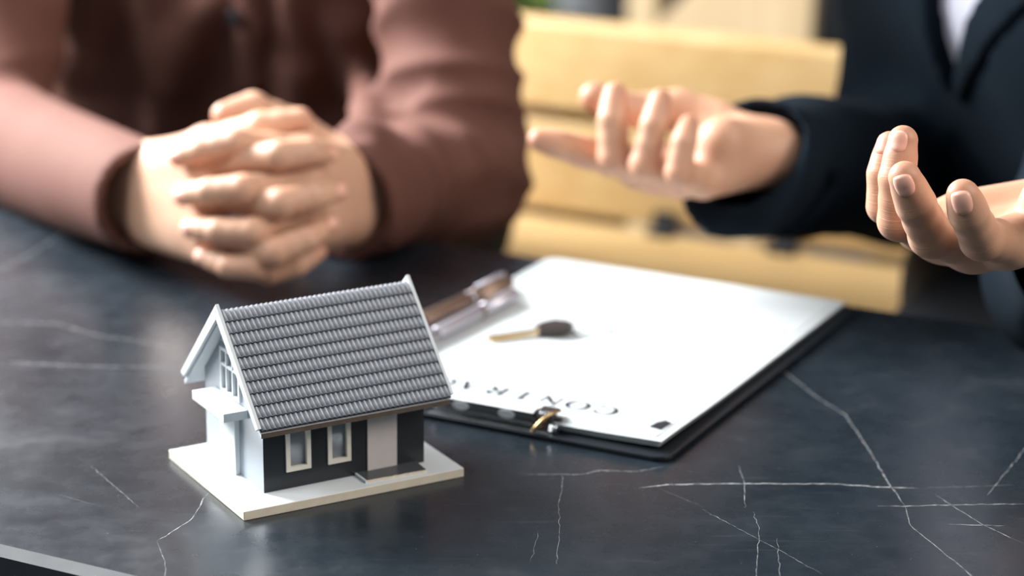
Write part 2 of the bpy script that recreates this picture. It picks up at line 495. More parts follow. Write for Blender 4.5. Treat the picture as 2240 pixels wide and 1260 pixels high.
def hand_field(fingers, thumb, wrist, palm_up, h, forearm, crease=0.0, thick=1.0, dorsal=None):
    """fingers: 4 lists [MCP, PIP, DIP, TIP]; thumb [CMC, MCP, IP, TIP]; wrist (point, half width vector); forearm end point"""
    FR = [(.0100, .0092, .0081, .0070), (.0102, .0094, .0083, .0071), (.0098, .0088, .0078, .0067), (.0090, .0078, .0069, .0060)]
    FR = [tuple(r * thick for r in f) for f in FR]
    allp = [np.asarray(p) for f in fingers for p in f] + [np.asarray(p) for p in thumb] + [np.asarray(wrist[0]), np.asarray(forearm)]
    fl = Field(np.min(allp, 0) - 0.034, np.max(allp, 0) + 0.034, h)
    wc = np.asarray(wrist[0]); ww = np.asarray(wrist[1]); up = np.asarray(palm_up)
    for i, f in enumerate(fingers):
        wi = wc + ww * (0.75 - 0.5 * i)
        fl.cone(f[0] - up * 0.001, wi, FR[i][0] * 1.12, 0.0165, 0.014)
    mc = [np.asarray(f[0]) for f in fingers]
    fl.cone(mc[3] * 0.75 + wc * 0.25 + up * 0.004, wc - ww * 0.75 + up * 0.003, 0.011, 0.015, 0.012)     # little finger heel
    th = [np.asarray(p) for p in thumb]
    fl.cone(th[0], th[1], 0.0175, 0.0135, 0.016)
    fl.cone(wc + ww * 0.45, np.asarray(forearm) + ww * 0.4, 0.0185, 0.026, 0.015)
    fl.cone(wc - ww * 0.45, np.asarray(forearm) - ww * 0.4, 0.0180, 0.026, 0.015)
    palm = fl.F.copy()
    chains = [(f, r) for f, r in zip(fingers, FR)] + [(th[1:], (.0122 * thick, .0108 * thick, .0088 * thick))]
    for pts, rad in chains:
        pts = [np.asarray(p, float) for p in pts]
        # slight swelling at knuckles and finger pads
        P2 = [pts[0]]; R2 = [rad[0]]
        for a in range(len(pts) - 1):
            P2 += [pts[a] * .5 + pts[a + 1] * .5, pts[a + 1]]; R2 += [(rad[a] + rad[a + 1]) * .5 * .955, rad[a + 1]]
        sl, d = fl.chain(P2, R2, 0.010, 0.004)
        d = fl.smin(palm[sl], d, 0.007)
        fl.F[sl] = np.minimum(fl.F[sl], d)
    if crease:
        pip = [(np.asarray(f[1]), np.asarray(f[0]), np.asarray(f[2])) for f in fingers] + [(np.asarray(f[2]), np.asarray(f[1]), np.asarray(f[3])) for f in fingers]

        def fn(P):
            out = np.zeros_like(P[0])
            for c, a, b in pip:
                ax = (b - a) / np.linalg.norm(b - a); dors = c - (a + b) / 2 if dorsal is None else dorsal - ax * (dorsal @ ax); dors = dors / (np.linalg.norm(dors) + 1e-9)
                q = [P[i] - c[i] for i in range(3)]; t = sum(q[i] * ax[i] for i in range(3)); w = sum(q[i] * dors[i] for i in range(3))
                near = np.exp(-sum(x * x for x in q) / 0.011 ** 2)
                out += near * (np.sin(t / 0.0024 * 6.283) * 0.5 - 0.2) * crease * np.clip(w / 0.005 + 0.4, 0, 1)
            return out
        fl.displace(fn, 0.004)
    flush = [(np.asarray(f[3]), 0.010, 0.8) for f in fingers] + [(np.asarray(f[1]), 0.010, 0.6) for f in fingers] + [(np.asarray(f[2]), 0.006, 0.35) for f in fingers] + [(th[3], 0.011, 0.8)]
    return fl, flush


def nail(tip, dip, pip, r, parent, w=0.0052, l=0.0062, back=0.0005, dors=None, fld=None):
    """curved plate on the dorsal side of a finger tip; dorsal side is found from the bend of the finger"""
    tip, dip, pip = (np.asarray(p, float) for p in (tip, dip, pip))
    ax = (tip - dip) / np.linalg.norm(tip - dip); d = dip - (tip + pip) / 2 if dors is None else np.asarray(dors, float); d = d - ax * (d @ ax); d /= np.linalg.norm(d); s = np.cross(ax, d)
    return nail_dir(tip, ax, d, s, r, parent, w, l, back, fld)


def nail_dir(tip, ax, d, s, r, parent, w, l, back, fld=None):
    bm = bmesh.new(); G = []
    nu, nv = 9, 9
    for i in range(nu):
        row = []
        for j in range(nv):
            a = -1 + 2 * i / (nu - 1); b = -1 + 2 * j / (nv - 1)
            rr = (1 - 0.16 * a * a * b * b * 2)                     # rounded corners
            x = a * w * rr; y = b * l * rr * (1 - 0.12 * a * a * (1 if b < 0 else -0.35))
            th = x / r
            yy = y + back
            drop = 0.0 if yy < 0 else r * (1 - math.sqrt(max(0, 1 - (yy / r * 0.80) ** 2)))
            rad = r + 0.00035 - drop
            if fld is not None:
                p = tip + ax * yy + s * x + d * .016
                while fld.at(p) > 0 and (p - tip) @ d > .001: p = p - d * .0001
                row.append(bm.verts.new(p + d * (.0007 - .0017 * max(abs(a), -b) ** 7))); continue
            row.append(bm.verts.new(tip + ax * yy + (d * math.cos(th) + s * math.sin(th)) * rad))
        G.append(row)
    for i in range(nu - 1):
        for j in range(nv - 1):
            f = bm.faces.new((G[i][j], G[i + 1][j], G[i + 1][j + 1], G[i][j + 1])); f.smooth = True
    bmesh.ops.recalc_face_normals(bm, faces=bm.faces)
    bmesh.ops.solidify(bm, geom=bm.faces[:], thickness=0.0004)
    return obj_from_bm('fingernail', bm, M['nail'], parent)

# ------------------------------------------------------------------ setting
FLOOR = -0.62
tag(box('floor', (-7, -3, FLOOR - 0.05), (5, 8, FLOOR), M['floor']), kind='structure')
p0 = un(-2.02, 4.3, FLOOR); p1 = un(2.5, 4.3, FLOOR)
tag(prism('wall_back', [p0, p1, p1 + ZV * 2.6, p0 + ZV * 2.6], N * 0.12, M['wall']), kind='structure')
q0 = un(-1.835, 3.75, FLOOR)
tag(prism('trim_1', [q0, q0 + U * 0.07, q0 + U * 0.07 + N * 0.07, q0 + N * 0.07], ZV * 2.6, M['concrete'], bevel=0.01), kind='structure')

# ------------------------------------------------------------------ table
tab = tag(empty('cafe_table'), 'dark veined stone cafe table carrying the model house and the clipboard', 'table')
TU0, TU1, TN0, TN1, TT = -1.75, 0.10, 0.868, 1.449, 0.030
bm = bmesh.new()
bm_prism(bm, [un(TU0, TN0, -TT), un(TU1, TN0, -TT), un(TU1, TN1, -TT), un(TU0, TN1, -TT)], ZV * TT)
top = obj_from_bm('tabletop', bm, M['stone'], tab, bevel=0.0045, seg=1)
for u_, n_ in ((TU0 + 0.12, TN0 + 0.08), (TU1 - 0.12, TN0 + 0.08), (TU0 + 0.12, TN1 - 0.08), (TU1 - 0.12, TN1 - 0.08)):
    a = un(u_, n_, FLOOR)
    prism('leg', [a - U * .025 - N * .025, a + U * .025 - N * .025, a + U * .025 + N * .025, a - U * .025 + N * .025], ZV * (-TT - FLOOR), M['metal_dark'], tab, 0.003)
a0, a1 = un(TU0 + .1, TN0 + .06, -TT - .04), un(TU1 - .1, TN0 + .06, -TT - .04)
for nn in (TN0 + .06, TN1 - .10):
    a0, a1 = un(TU0 + .1, nn, -TT - .04), un(TU1 - .1, nn, -TT - .04)
    prism('apron', [a0, a1, a1 + N * .04, a0 + N * .04], ZV * 0.04, M['metal_dark'], tab)


VEINS = [  # width (mm), level, photo points on the table
        (1.5, 1.0, [(1397, 1068), (1460, 1060), (1608, 1058), (1824, 1059), (1956, 1067), (2008, 1068)]), (0.8, .3, [(2008, 1068), (2219, 1061)]),
        (1.0, .55, [(1144, 1038), (1271, 1038), (1313, 1029), (1387, 1032), (1450, 1022)]),
        (1.6, .42, [(1700, 800), (1782, 866), (1850, 908), (1903, 988), (1950, 1067), (1977, 1103)]), (1.2, .4, [(1977, 1103), (1993, 1151), (2024, 1177), (2103, 1240), (2150, 1280)]),
        (1.0, .8, [(1919, 1107), (1977, 1108), (2050, 1105), (2240, 1103)]), (1.0, .5, [(2045, 1082), (2087, 1109), (2156, 1151), (2240, 1190)]),
        (1.0, .9, [(2074, 1147), (2198, 1150)]), (0.9, .4, [(2159, 1085), (2260, 960)]),
        (0.7, .5, [(1616, 1019), (1629, 1061), (1629, 1111)]), (0.6, .6, [(1647, 1119), (1661, 1156), (1653, 1280)]),
        (0.6, .45, [(1229, 1035), (1230, 1072), (1221, 1103), (1224, 1156), (1218, 1235)]), (0.6, .42, [(1529, 1111), (1645, 1172), (1798, 1256)]),
        (0.6, .3, [(1179, 1161), (1160, 1230)]), (0.6, .4, [(1700, 1177), (1707, 1280)]),
        (0.6, .42, [(199, 1019), (304, 1111)]), (1.0, .6, [(456, 1079), (414, 1140), (343, 1184)]), (0.8, .35, [(343, 1184), (361, 1229), (361, 1280)]),
        (2.2, .33, [(-20, 705), (120, 707), (210, 733), (390, 760)]), (2.2, .36, [(0, 792), (131, 799), (251, 803), (400, 802)]),
        (2.0, .25, [(-20, 600), (60, 560), (200, 470)]), (0.5, .3, [(120, 1080), (220, 1108)]), (0.5, .3, [(1440, 1068), (1540, 1110)])]


def vein_mat(lv):
    m = mat('stone_vein', (.1, .1, .1), 0.4, 0.4); t = NT(m); v = t.coord()
    n = t.rng(t.noise(v, 260, 3, 0.6), 0.35, 0.65, 0.15, 1.0)
    t.to(t.mix(t.math('MULTIPLY', n, lv), (0.024, 0.029, 0.034), (0.52, 0.51, 0.50)), 'Base Color')
    return m


_vm = {}
rv = np.random.RandomState(4)
for w, lv, pts in VEINS:
    P = [onz(*p)[:2] for p in pts]; Q = [P[0]]
    for a, b in zip(P[:-1], P[1:]):
        k = max(2, int(np.linalg.norm(b - a) / 0.0035)); nv = np.array([-(b - a)[1], (b - a)[0]]) / np.linalg.norm(b - a)
        for i in range(1, k + 1):
            Q.append(a + (b - a) * i / k + nv * rv.normal() * (0.00028 if i < k else 0))
    Q = np.array(Q); tn = np.gradient(Q, axis=0); tn /= np.linalg.norm(tn, axis=1)[:, None]; sd = np.stack([-tn[:, 1], tn[:, 0]], 1)
    f = np.clip(np.minimum(np.arange(len(Q)), np.arange(len(Q))[::-1]) / 4 + .25, 0, 1) * (0.55 + 0.5 * rv.rand(len(Q))) * w * 0.00032
    keep = [(q @ N[:2] > TN0 + .006) and (q @ N[:2] < TN1 - .006) for q in Q]
    bm = bmesh.new(); prev = None
    for i in range(len(Q)):
        if not keep[i]: prev = None; continue
        c = [bm.verts.new((*(Q[i] + sd[i] * f[i] * e), 0.00006)) for e in (1, -1)]
        if prev: bm.faces.new((prev[0], prev[1], c[1], c[0]))
        prev = c
    for fc in bm.faces:
        fc.normal_update()
        if fc.normal.z < 0: fc.normal_flip()
    if lv not in _vm: _vm[lv] = vein_mat(lv)
    obj_from_bm('vein', bm, _vm[lv], tab)

# ------------------------------------------------------------------ model house (local axes: x along the long wall, y to the back)
mm = 0.001
HS = tag(empty('model_house', (-0.1268, 1.1645, 0), 0.5222), 'small model house with dark tiled roof and white base on the table', 'model house')
L, D, TB = 93.1, 74.3, 5.0
RZ, RY = 97.6, D / 2
EY, EZ = -13.8, 46.0            # top outer line of the barge at the eaves
bm = bmesh.new(); fs = bm_box(bm, (-.0193, -.018, 0), (.1075, .0818, TB * mm))
bm.normal_update()
for f in fs: f.material_index = 0 if f.normal.z > .5 else 1
obj_from_bm('base_board', bm, [M['white'], M['cream']], HS, bevel=0.0004)


def wall_grid(name, x0, x1, z0, z1, holes, thick, matl, put, parent):
    """flat wall with rectangular openings; put(x, z, t) gives the 3D point"""
    xs = sorted({x0, x1, *[h[0] for h in holes], *[h[1] for h in holes]}); zs = sorted({z0, z1, *[h[2] for h in holes], *[h[3] for h in holes]})
    solid = lambda i, j: 0 <= i < len(xs) - 1 and 0 <= j < len(zs) - 1 and not any(h[0] <= xs[i] and xs[i + 1] <= h[1] and h[2] <= zs[j] and zs[j + 1] <= h[3] for h in holes)
    bm = bmesh.new()
    for i in range(len(xs) - 1):
        for j in range(len(zs) - 1):
            if not solid(i, j): continue
            c = [(xs[i], zs[j]), (xs[i + 1], zs[j]), (xs[i + 1], zs[j + 1]), (xs[i], zs[j + 1])]
            for t in (0, thick): bm.faces.new([bm.verts.new(put(x, z, t)) for x, z in c])
            for k, (di, dj) in enumerate(((0, -1), (1, 0), (0, 1), (-1, 0))):
                if solid(i + di, j + dj): continue
                a, b = c[k], c[(k + 1) % 4]
                bm.faces.new([bm.verts.new(put(*q)) for q in ((*a, 0), (*b, 0), (*b, thick), (*a, thick))])
    bmesh.ops.remove_doubles(bm, verts=bm.verts, dist=1e-6); bmesh.ops.recalc_face_normals(bm, faces=bm.faces)
    return obj_from_bm(name, bm, matl, parent)


W1, W2 = (12.6, 26.6, 14.4, 39.4), (36.4, 49.6, 14.2, 38.5)
wall_grid('front_wall', 0.06, L - .06, TB, 52, [(W[0] + 1, W[1] - 1, W[2] + 1, W[3] - 1) for W in (W1, W2)], 2.0, M['char'], lambda x, z, t: (x * mm, t * mm, z * mm), HS)['label'] = 'charcoal painted long wall'
wall_grid('back_wall', 0.06, L - .06, TB, 52, [(20, 36, 15, 38), (56, 72, 15, 38)], 2.0, M['grey'], lambda x, z, t: (x * mm, (D - t) * mm, z * mm), HS)


def roof_z(y, down): return EZ + (RZ - EZ) * (1 - abs(y - RY) / (RY - EY)) - down


zt = lambda y: roof_z(y, 9.5)
for nm, x0, x1 in (('gable_wall', 0.0, 2.0), ('gable_wall', L - 2.0, L)):
    if x0 < 1:
        parts = [[(0.06, TB), (26.5, TB), (26.5, zt(26.5)), (0.06, zt(0))], [(51, TB), (D - .06, TB), (D - .06, zt(D)), (51, zt(51))],
                 [(26.5, TB), (51, TB), (51, 46), (26.5, 46)], [(26.5, 69.5), (51, 69.5), (51, zt(51)), (RY, zt(RY)), (26.5, zt(26.5))]]
    else:
        parts = [[(0.06, TB), (D - .06, TB), (D - .06, zt(D)), (RY, zt(RY)), (0.06, zt(0))]]
    bm = bmesh.new()
    for pl in parts: bm_prism(bm, [(x0 * mm, y * mm, z * mm) for y, z in pl], (0.00195, 0, 0))
    obj_from_bm(nm, bm, M['grey'], HS)
# white triangle under the ridge
prism('gable_panel', [(-0.0012, y * mm, z * mm) for y, z in ((RY - 12.5, 74.0), (RY + 12.5, 74.0), (RY, 86.6))], (0.0012, 0, 0), M['white'], HS)


def frame(name, x0, x1, z0, z1, w, put, t0, t1, matl, parent, bars=()):
    bm = bmesh.new()
    for a, b, c, d in [(x0, x1, z0, z0 + w), (x0, x1, z1 - w, z1), (x0, x0 + w, z0 + w, z1 - w), (x1 - w, x1, z0 + w, z1 - w), *bars]:
        p = [put(x, z, t0) for x, z in ((a, c), (b, c), (b, d), (a, d))]; e = np.array(put(0, 0, t1)) - np.array(put(0, 0, t0))
        bm_prism(bm, p, e)
    return obj_from_bm(name, bm, matl, parent)


fy = lambda x, z, t: (x * mm, t * mm, z * mm)
for W in (W1, W2):
    fo = frame('window_frame', *W, 2.3, fy, -1.0, 1.2, M['cframe'], HS)
    frame('inner_frame', W[0] + 1.4, W[1] - 1.4, W[2] + 1.4, W[3] - 1.4, 1.5, fy, 1.6, 3.4, M['white'], fo)
    prism('pane', [fy(x, z, 1.5) for x, z in ((W[0] + 1.2, W[2] + 1.2), (W[1] - 1.2, W[2] + 1.2), (W[1] - 1.2, W[3] - 1.2), (W[0] + 1.2, W[3] - 1.2))], (0, 0.0003, 0), M['glass'], fo)
prism('door', [fy(x, z, -0.9) for x, z in ((59.2, TB + 1.6), (76.4, TB + 1.6), (76.6, 37.6), (59.5, 37.9))], (0, 0.0009, 0), M['pink'], HS)['label'] = 'plain pinkish white door on the charcoal wall'
# porch step in front of the door
bm = bmesh.new(); random.seed(3)
ol = [(53, -0.1), (53, -12.8)] + [(53 + i * 2.0, -12.8 - i * 0.09 + random.uniform(-.25, .25)) for i in range(1, 17)] + [(87, -14.2), (88, -0.1)]
fs = bm_prism(bm, [(x * mm, y * mm, TB * mm) for x, y in ol], (0, 0, 0.0016)); bm.normal_update()
for f in fs: f.material_index = 0 if f.normal.z > .5 else 1
st = obj_from_bm('porch_step', bm, [M['slate'], M['cream']], HS); st['label'] = 'dark grey doorstep with a torn raw edge'
prism('step_strip', [(x * mm, y * mm, TB * mm) for x, y in ((51.9, -0.1), (52.95, -0.1), (52.95, -12.9), (51.9, -12.9))], (0, 0, 0.0014), M['white'], st)
# gable window, balcony, door below it
gx = lambda y, z, t: (t * mm, y * mm, z * mm)
gw = frame('gable_window', 26.5, 51, 46, 70.4, 1.6, gx, -1.2, 1.5, M['white'], HS,
           bars=[(34.4, 35.6, 47, 69), (42.3, 43.5, 47, 69), (27, 50.5, 60.6, 61.8)])
bm = bmesh.new()
for yc, sgn in ((35, -1),):
    prev = None
    for i in range(9):
        a = math.pi / 2 * i / 8; r0, r1 = 6.6, 7.7
        c = (34.4, 61.4)
        cur = [(c[0] - r * math.sin(a), c[1] + r * math.cos(a)) for r in (r0, r1)]
        if prev: bm_prism(bm, [gx(*p, -1.0) for p in (prev[0], prev[1], cur[1], cur[0])], (0.0012, 0, 0))
        prev = cur
obj_from_bm('arched_bar', bm, M['white'], gw)
prism('pane', [gx(y, z, 0.4) for y, z in ((27, 46.5), (50.5, 46.5), (50.5, 69.8), (27, 69.8))], (0.0004, 0, 0), M['glass'], gw)
box('balcony', (-.0135, .0182, .0399), (0, .0604, .0447), M['white'], HS, 0.0003)['label'] = 'white balcony slab under the gable window'
box('gable_door', (-.0028, .0298, TB * mm), (0, .0500, .0396), M['white'], HS, 0.0002)['label'] = 'white door panel below the balcony'
# roof
rf = bpy.data.objects.new('roof', None); link(rf, HS); rf.empty_display_size = 0.02
X0, X1 = -8.4, 104.0


def slope(y, side):            # mirror for the back slope
    return y if side == 0 else 2 * RY - y


for side in (0, 1):
    pl = [(-6.8, EY + 1.0, 0), (-6.8, RY, 0)]
    bm = bmesh.new()
    e_ = 1.6 if side else 0
    o = [(slope(EY + 0.6, side), roof_z(EY + 0.6, 3.6 + e_)), (RY, roof_z(RY, 5.2 + e_)), (RY, roof_z(RY, 7.8 + e_)), (slope(EY + 0.6, side), roof_z(EY + 0.6, 6.2 + e_))]
    bm_prism(bm, [(-6.6 * mm, y * mm, z * mm) for y, z in o], ((X1 - 1.9 + 6.6) * mm, 0, 0))
    bm.normal_update()
    for f in bm.faces:
        f.material_index = 2 if f.normal.z > 0.3 else 1 if (f.normal.y * (1 if side else -1) > 0.05 and f.normal.z < 0.6 and abs(f.calc_center_median().z - roof_z(EY + .6, 4.7) * mm) < 0.002) else 0
    obj_from_bm('roof_panel', bm, [M['white'], M['eave'], M['tile']], rf)
    for x in (X0, X1 - 1.9):
        o = [(slope(EY, side), EZ), (RY, RZ + 0.4), (RY, RZ - 8.0), (slope(EY + 3.6, side), EZ - 2.2)]
        bb = prism('barge_board', [(x * mm, y * mm, z * mm) for y, z in o], (0.0019, 0, 0), M['white'], rf, 0.0003)
NT_, NR = 39, 10
pw = (X1 - 1.9 - (X0 + 1.9)) / NT_
sl_len = math.hypot(RY - EY, RZ - EZ); sa = math.atan2(RZ - EZ, RY - EY); step = 7.03


def tile_verts(bm, w, ln, lift, xf):
    """one barrel tile: x across, y up the slope, z normal to it"""
    prof = []
    for i in range(9):
        a = i / 8; x = (a - .5) * w
        z = 1.35 * max(0.0, math.sin(math.pi * min(1, max(0, (a - .08) / .84)))) ** 0.75
        prof.append((x, z))
    rows = []
    for yy, lf in ((0, lift), (ln, 0.0)):
        rows.append([bm.verts.new(xf(x * mm, yy * mm, (z + lf) * mm)) for x, z in prof])
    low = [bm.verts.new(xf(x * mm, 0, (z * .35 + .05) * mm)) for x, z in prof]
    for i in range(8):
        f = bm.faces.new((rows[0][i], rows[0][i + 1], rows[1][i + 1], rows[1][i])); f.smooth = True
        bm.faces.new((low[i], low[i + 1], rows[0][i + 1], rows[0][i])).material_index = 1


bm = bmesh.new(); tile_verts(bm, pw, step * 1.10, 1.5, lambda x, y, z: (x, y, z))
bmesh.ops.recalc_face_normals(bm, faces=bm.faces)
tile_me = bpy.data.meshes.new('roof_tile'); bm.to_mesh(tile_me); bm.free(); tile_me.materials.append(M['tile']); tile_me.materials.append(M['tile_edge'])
rest = bmesh.new()
random.seed(5)
for side in (0, 1):
    for r in range(NR):
        d = 0.6 + r * step                                             # distance up the slope from the eave
        y = EY + 0.5 + d * math.cos(sa); z = EZ - 3.1 - (2.2 if side else 0) + (d + 0.5) * math.sin(sa)
        for k in range(NT_):
            x = X0 + 1.9 + (k + .5) * pw
            Mx = Matrix.Translation((x * mm, slope(y, side) * mm, z * mm)) @ Matrix.Rotation(math.pi if side else 0, 4, 'Z') @ Matrix.Rotation(sa + random.uniform(-.01, .01), 4, 'X')
            if side == 0 and r < 7 and (r * NT_ + k) < 300:
                o = bpy.data.objects.new('roof_tile', tile_me); link(o, rf); o.matrix_local = Mx
            else:
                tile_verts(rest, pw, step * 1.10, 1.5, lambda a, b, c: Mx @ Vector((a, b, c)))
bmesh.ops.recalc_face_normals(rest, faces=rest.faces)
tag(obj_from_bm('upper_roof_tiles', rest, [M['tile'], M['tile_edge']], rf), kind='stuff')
tube('ridge_cap', [((X0 + 2) * mm, RY * mm, (RZ - 5.6) * mm), ((X1 - 2) * mm, RY * mm, (RZ - 5.6) * mm)], 0.0016, M['tile'], rf, 10)

# ------------------------------------------------------------------ clipboard with the contract (local: right paper edge x=0, clip edge y=0)
DX, DY = 0.0798, 1.2304
CB = tag(empty('clipboard', (DX, DY, 0), YAW), 'black clipboard with a chrome clip lying on the stone table', 'clipboard')


def rrect(x0, y0, x1, y1, r, n=6):
    o = []
    for cx, cy, a0 in ((x1 - r, y1 - r, 0), (x0 + r, y1 - r, 90), (x0 + r, y0 + r, 180), (x1 - r, y0 + r, 270)):
        for i in range(n + 1):
            a = math.radians(a0 + 90 * i / n); o.append((cx + r * math.cos(a), cy + r * math.sin(a)))
    return o


prism('backing_board', [(x * mm, y * mm, 0.0003) for x, y in rrect(-217, -4.5, 7.5, 304, 9)], (0, 0, 0.0028), M['board'], CB, 0.0007)
# clip: base plate, hinged plate, coil spring with lever
clip = bpy.data.objects.new('clip', None); link(clip, CB); clip.empty_display_size = 0.02


def strip(name, prof, x0, x1, th, matl, parent, left=1.0):
    """bent sheet: prof = list of (y, z) in mm, extruded along x"""
    bm = bmesh.new(); P = [np.array(p, float) for p in prof]
    a = []
    for y, z in P: a.append((bm.verts.new((x0 * mm, (y if y < 8 else 8 + (y - 8) * left) * mm, z * mm)), bm.verts.new((x1 * mm, y * mm, z * mm))))
    for i in range(len(a) - 1): bm.faces.new((a[i][0], a[i][1], a[i + 1][1], a[i + 1][0]))
    bmesh.ops.recalc_face_normals(bm, faces=bm.faces)
    bmesh.ops.solidify(bm, geom=bm.faces[:], thickness=th * mm)
    return obj_from_bm(name, bm, matl, parent, bevel=0.0002)


strip('clip_base', [(-1.5, 3.2), (4, 3.2), (14, 3.3)], -142, -66, .8, M['chrome'], clip)
strip('clip_plate', [(27, 9.9), (24, 9.3), (19, 9.6), (11, 12.0), (7, 12.9), (4.5, 12.8), (2.8, 11.8)], -139, -77, .7, M['brushed'], clip, .45)
strip('clip_front', [(2.7, 11.6), (1.6, 9.6), (1.2, 7.4), (2.0, 4.6)], -139, -77, .6, M['steel'], clip)  # chrome's reflection of the dark tabletop put into a darker steel colour
for xx in (-93, -122):
    bm = bmesh.new()
    o = [(xx + 5.2 * math.cos(a), 9.7 + 2.4 * math.sin(a)) for a in np.linspace(0, 2 * math.pi, 24, endpoint=False)]
    bm_prism(bm, [(x * mm, 0.0006, z * mm) for x, z in o], (0, 0.0004, 0))
    obj_from_bm('rivet', bm, M['white'], clip)['label'] = 'pale oval rivet'
bm = bmesh.new()
bm_tube(bm, [((-76.5 + t * 11) * mm, (8 + 3.1 * math.cos(t * 6.283 * 5)) * mm, (9.2 + 3.1 * math.sin(t * 6.283 * 5)) * mm) for t in np.linspace(0, 1, 90)], 0.0011, 6)
obj_from_bm('coil_spring', bm, M['steel'], clip)
tube('hinge_pin', [(-144 * mm, 8 * mm, 9.2 * mm), (-62 * mm, 8 * mm, 9.2 * mm)], 0.0016, M['blackplastic'], clip)
tube('lever_wire', [(-65 * mm, 12 * mm, 13 * mm), (-68 * mm, 5 * mm, 12.5 * mm), (-71 * mm, -1.5 * mm, 9 * mm), (-74 * mm, -3.0 * mm, 5 * mm), (-75.0 * mm, -2.2 * mm, 3.8 * mm)], 0.0011, M['brass'], clip, 8)['label'] = 'brass coloured wire lever'
strip('side_lug', [(2, 3.5), (3, 10), (8, 13.6), (14, 13.6), (17, 10.8)], -76, -66, .9, M['blackplastic'], clip)
tube('end_cap', [(-66 * mm, 2.2 * mm, 5.8 * mm), (-61.5 * mm, 2.0 * mm, 5.6 * mm)], 0.0022, M['chrome'], clip)

# the contract: two sheets held by the clip
PP = tag(empty('contract', (DX, DY, 0), YAW), 'white printed contract sheets clipped on the black clipboard', 'document')


def sheet(name, x0, x1, y0, y1, zf, z_add):
    bm = bmesh.new(); nx, ny = 12, 18; L2 = []
    for dz in (0.0, -0.3):
        L2.append([[bm.verts.new(((x0 + (x1 - x0) * i / nx) * mm, (y0 + (y1 - y0) * j / ny) * mm, (zf(x0 + (x1 - x0) * i / nx, y0 + (y1 - y0) * j / ny) + z_add + dz) * mm)) for j in range(ny + 1)] for i in range(nx + 1)])
    A, B = L2
    for i in range(nx):
        for j in range(ny):
            bm.faces.new((A[i][j], A[i + 1][j], A[i + 1][j + 1], A[i][j + 1])); bm.faces.new((B[i][j + 1], B[i + 1][j + 1], B[i + 1][j], B[i][j]))
    for i in range(nx):
        bm.faces.new((A[i + 1][0], A[i][0], B[i][0], B[i + 1][0])); bm.faces.new((A[i][ny], A[i + 1][ny], B[i + 1][ny], B[i][ny]))
    for j in range(ny):
        bm.faces.new((A[0][j], A[0][j + 1], B[0][j + 1], B[0][j])); bm.faces.new((A[nx][j + 1], A[nx][j], B[nx][j], B[nx][j + 1]))
    return obj_from_bm(name, bm, M['paper'], PP)


def pz(x, y):
    z = 7.2 + 1.8 * math.exp(-((y - 5) / 60) ** 2) * (0.6 + 0.5 * (x / -210 - .5) ** 2)
    return z + 0.8 * math.exp(-((x + 0) / 25) ** 2) * math.exp(-((y) / 60) ** 2)


for k in range(4): sheet('sheet', -210 + .3 * k, -0.6 * k, 4 + .5 * k, 298 - .4 * k, pz, -1.1 * k - 0.4)
sheet('sheet', -212.5, -5.5, 8.0, 293.5, pz, 0.0)['label'] = 'top sheet with the printed title'


def ribbon(bm, pts, w0, w1):
    """flat pen stroke with changing width"""
    n = len(pts); L_, R_ = [], []
    for i, p in enumerate(pts):
        p = np.array(p, float); t = np.array(pts[min(i + 1, n - 1)], float) - np.array(pts[max(i - 1, 0)], float); t /= np.linalg.norm(t)
        s = np.array([-t[1], t[0]]); w = (w0[i] if isinstance(w0, list) else w0 + (w1 - w0) * i / max(1, n - 1)) / 2
        L_.append(p + s * w); R_.append(p - s * w)
    return L_, R_


def letter(ch):
    """strokes in a 10 x 14 box, thick and thin like a bookish serif capital"""
    th, tn = 2.4, 1.05; S = []
    if ch in 'CO':
        a0, a1 = (0.62, 5.66) if ch == 'C' else (0, 6.283)
        A = np.linspace(a0, a1, 40); S.append(([(5 + 5.2 * math.cos(a), 7 + 6.8 * math.sin(a)) for a in A], [tn + (th - tn) * abs(math.cos(a)) ** 1.5 for a in A]))
        if ch == 'C': S.append(([(9.4, 12.6), (9.4, 9.4)], [tn, tn]))
    if ch == 'N': S += [([(1, 0), (1, 14)], [tn] * 2), ([(9, 0), (9, 14)], [tn] * 2), ([(1, 13.6), (9, 0.4)], [th] * 2), ([(-.4, .3), (2.6, .3)], [.6] * 2), ([(7.6, 13.7), (10.6, 13.7)], [.6] * 2)]
    if ch == 'T': S += [([(5, 0), (5, 14)], [th] * 2), ([(0, 13.6), (10, 13.6)], [tn] * 2), ([(3, .3), (7, .3)], [.6] * 2), ([(.3, 13.6), (.3, 11)], [.6] * 2), ([(9.7, 13.6), (9.7, 11)], [.6] * 2)]
    if ch == 'A': S += [([(0.5, 0), (5, 14)], [tn] * 2), ([(5, 14), (9.5, 0)], [th] * 2), ([(2, 4.6), (8, 4.6)], [.6] * 2), ([(-.6, .3), (2, .3)], [.6] * 2), ([(7.6, .3), (11, .3)], [.6] * 2)]
    if ch == 'R':
        A = np.linspace(math.pi / 2, -math.pi / 2, 18)
        S += [([(1.6, 0), (1.6, 14)], [th] * 2), ([(1.6, 13.6), (4.6, 13.6)] + [(4.6 + 4 * math.cos(a), 10.3 + 3.3 * math.sin(a)) for a in A] + [(1.6, 7)], [tn] * 2 + [tn + (th - tn) * abs(math.cos(a)) for a in A] + [tn]),
              ([(4.8, 7), (9.6, 0)], [th] * 2), ([(0, .3), (3.4, .3)], [.6] * 2)]
    return S


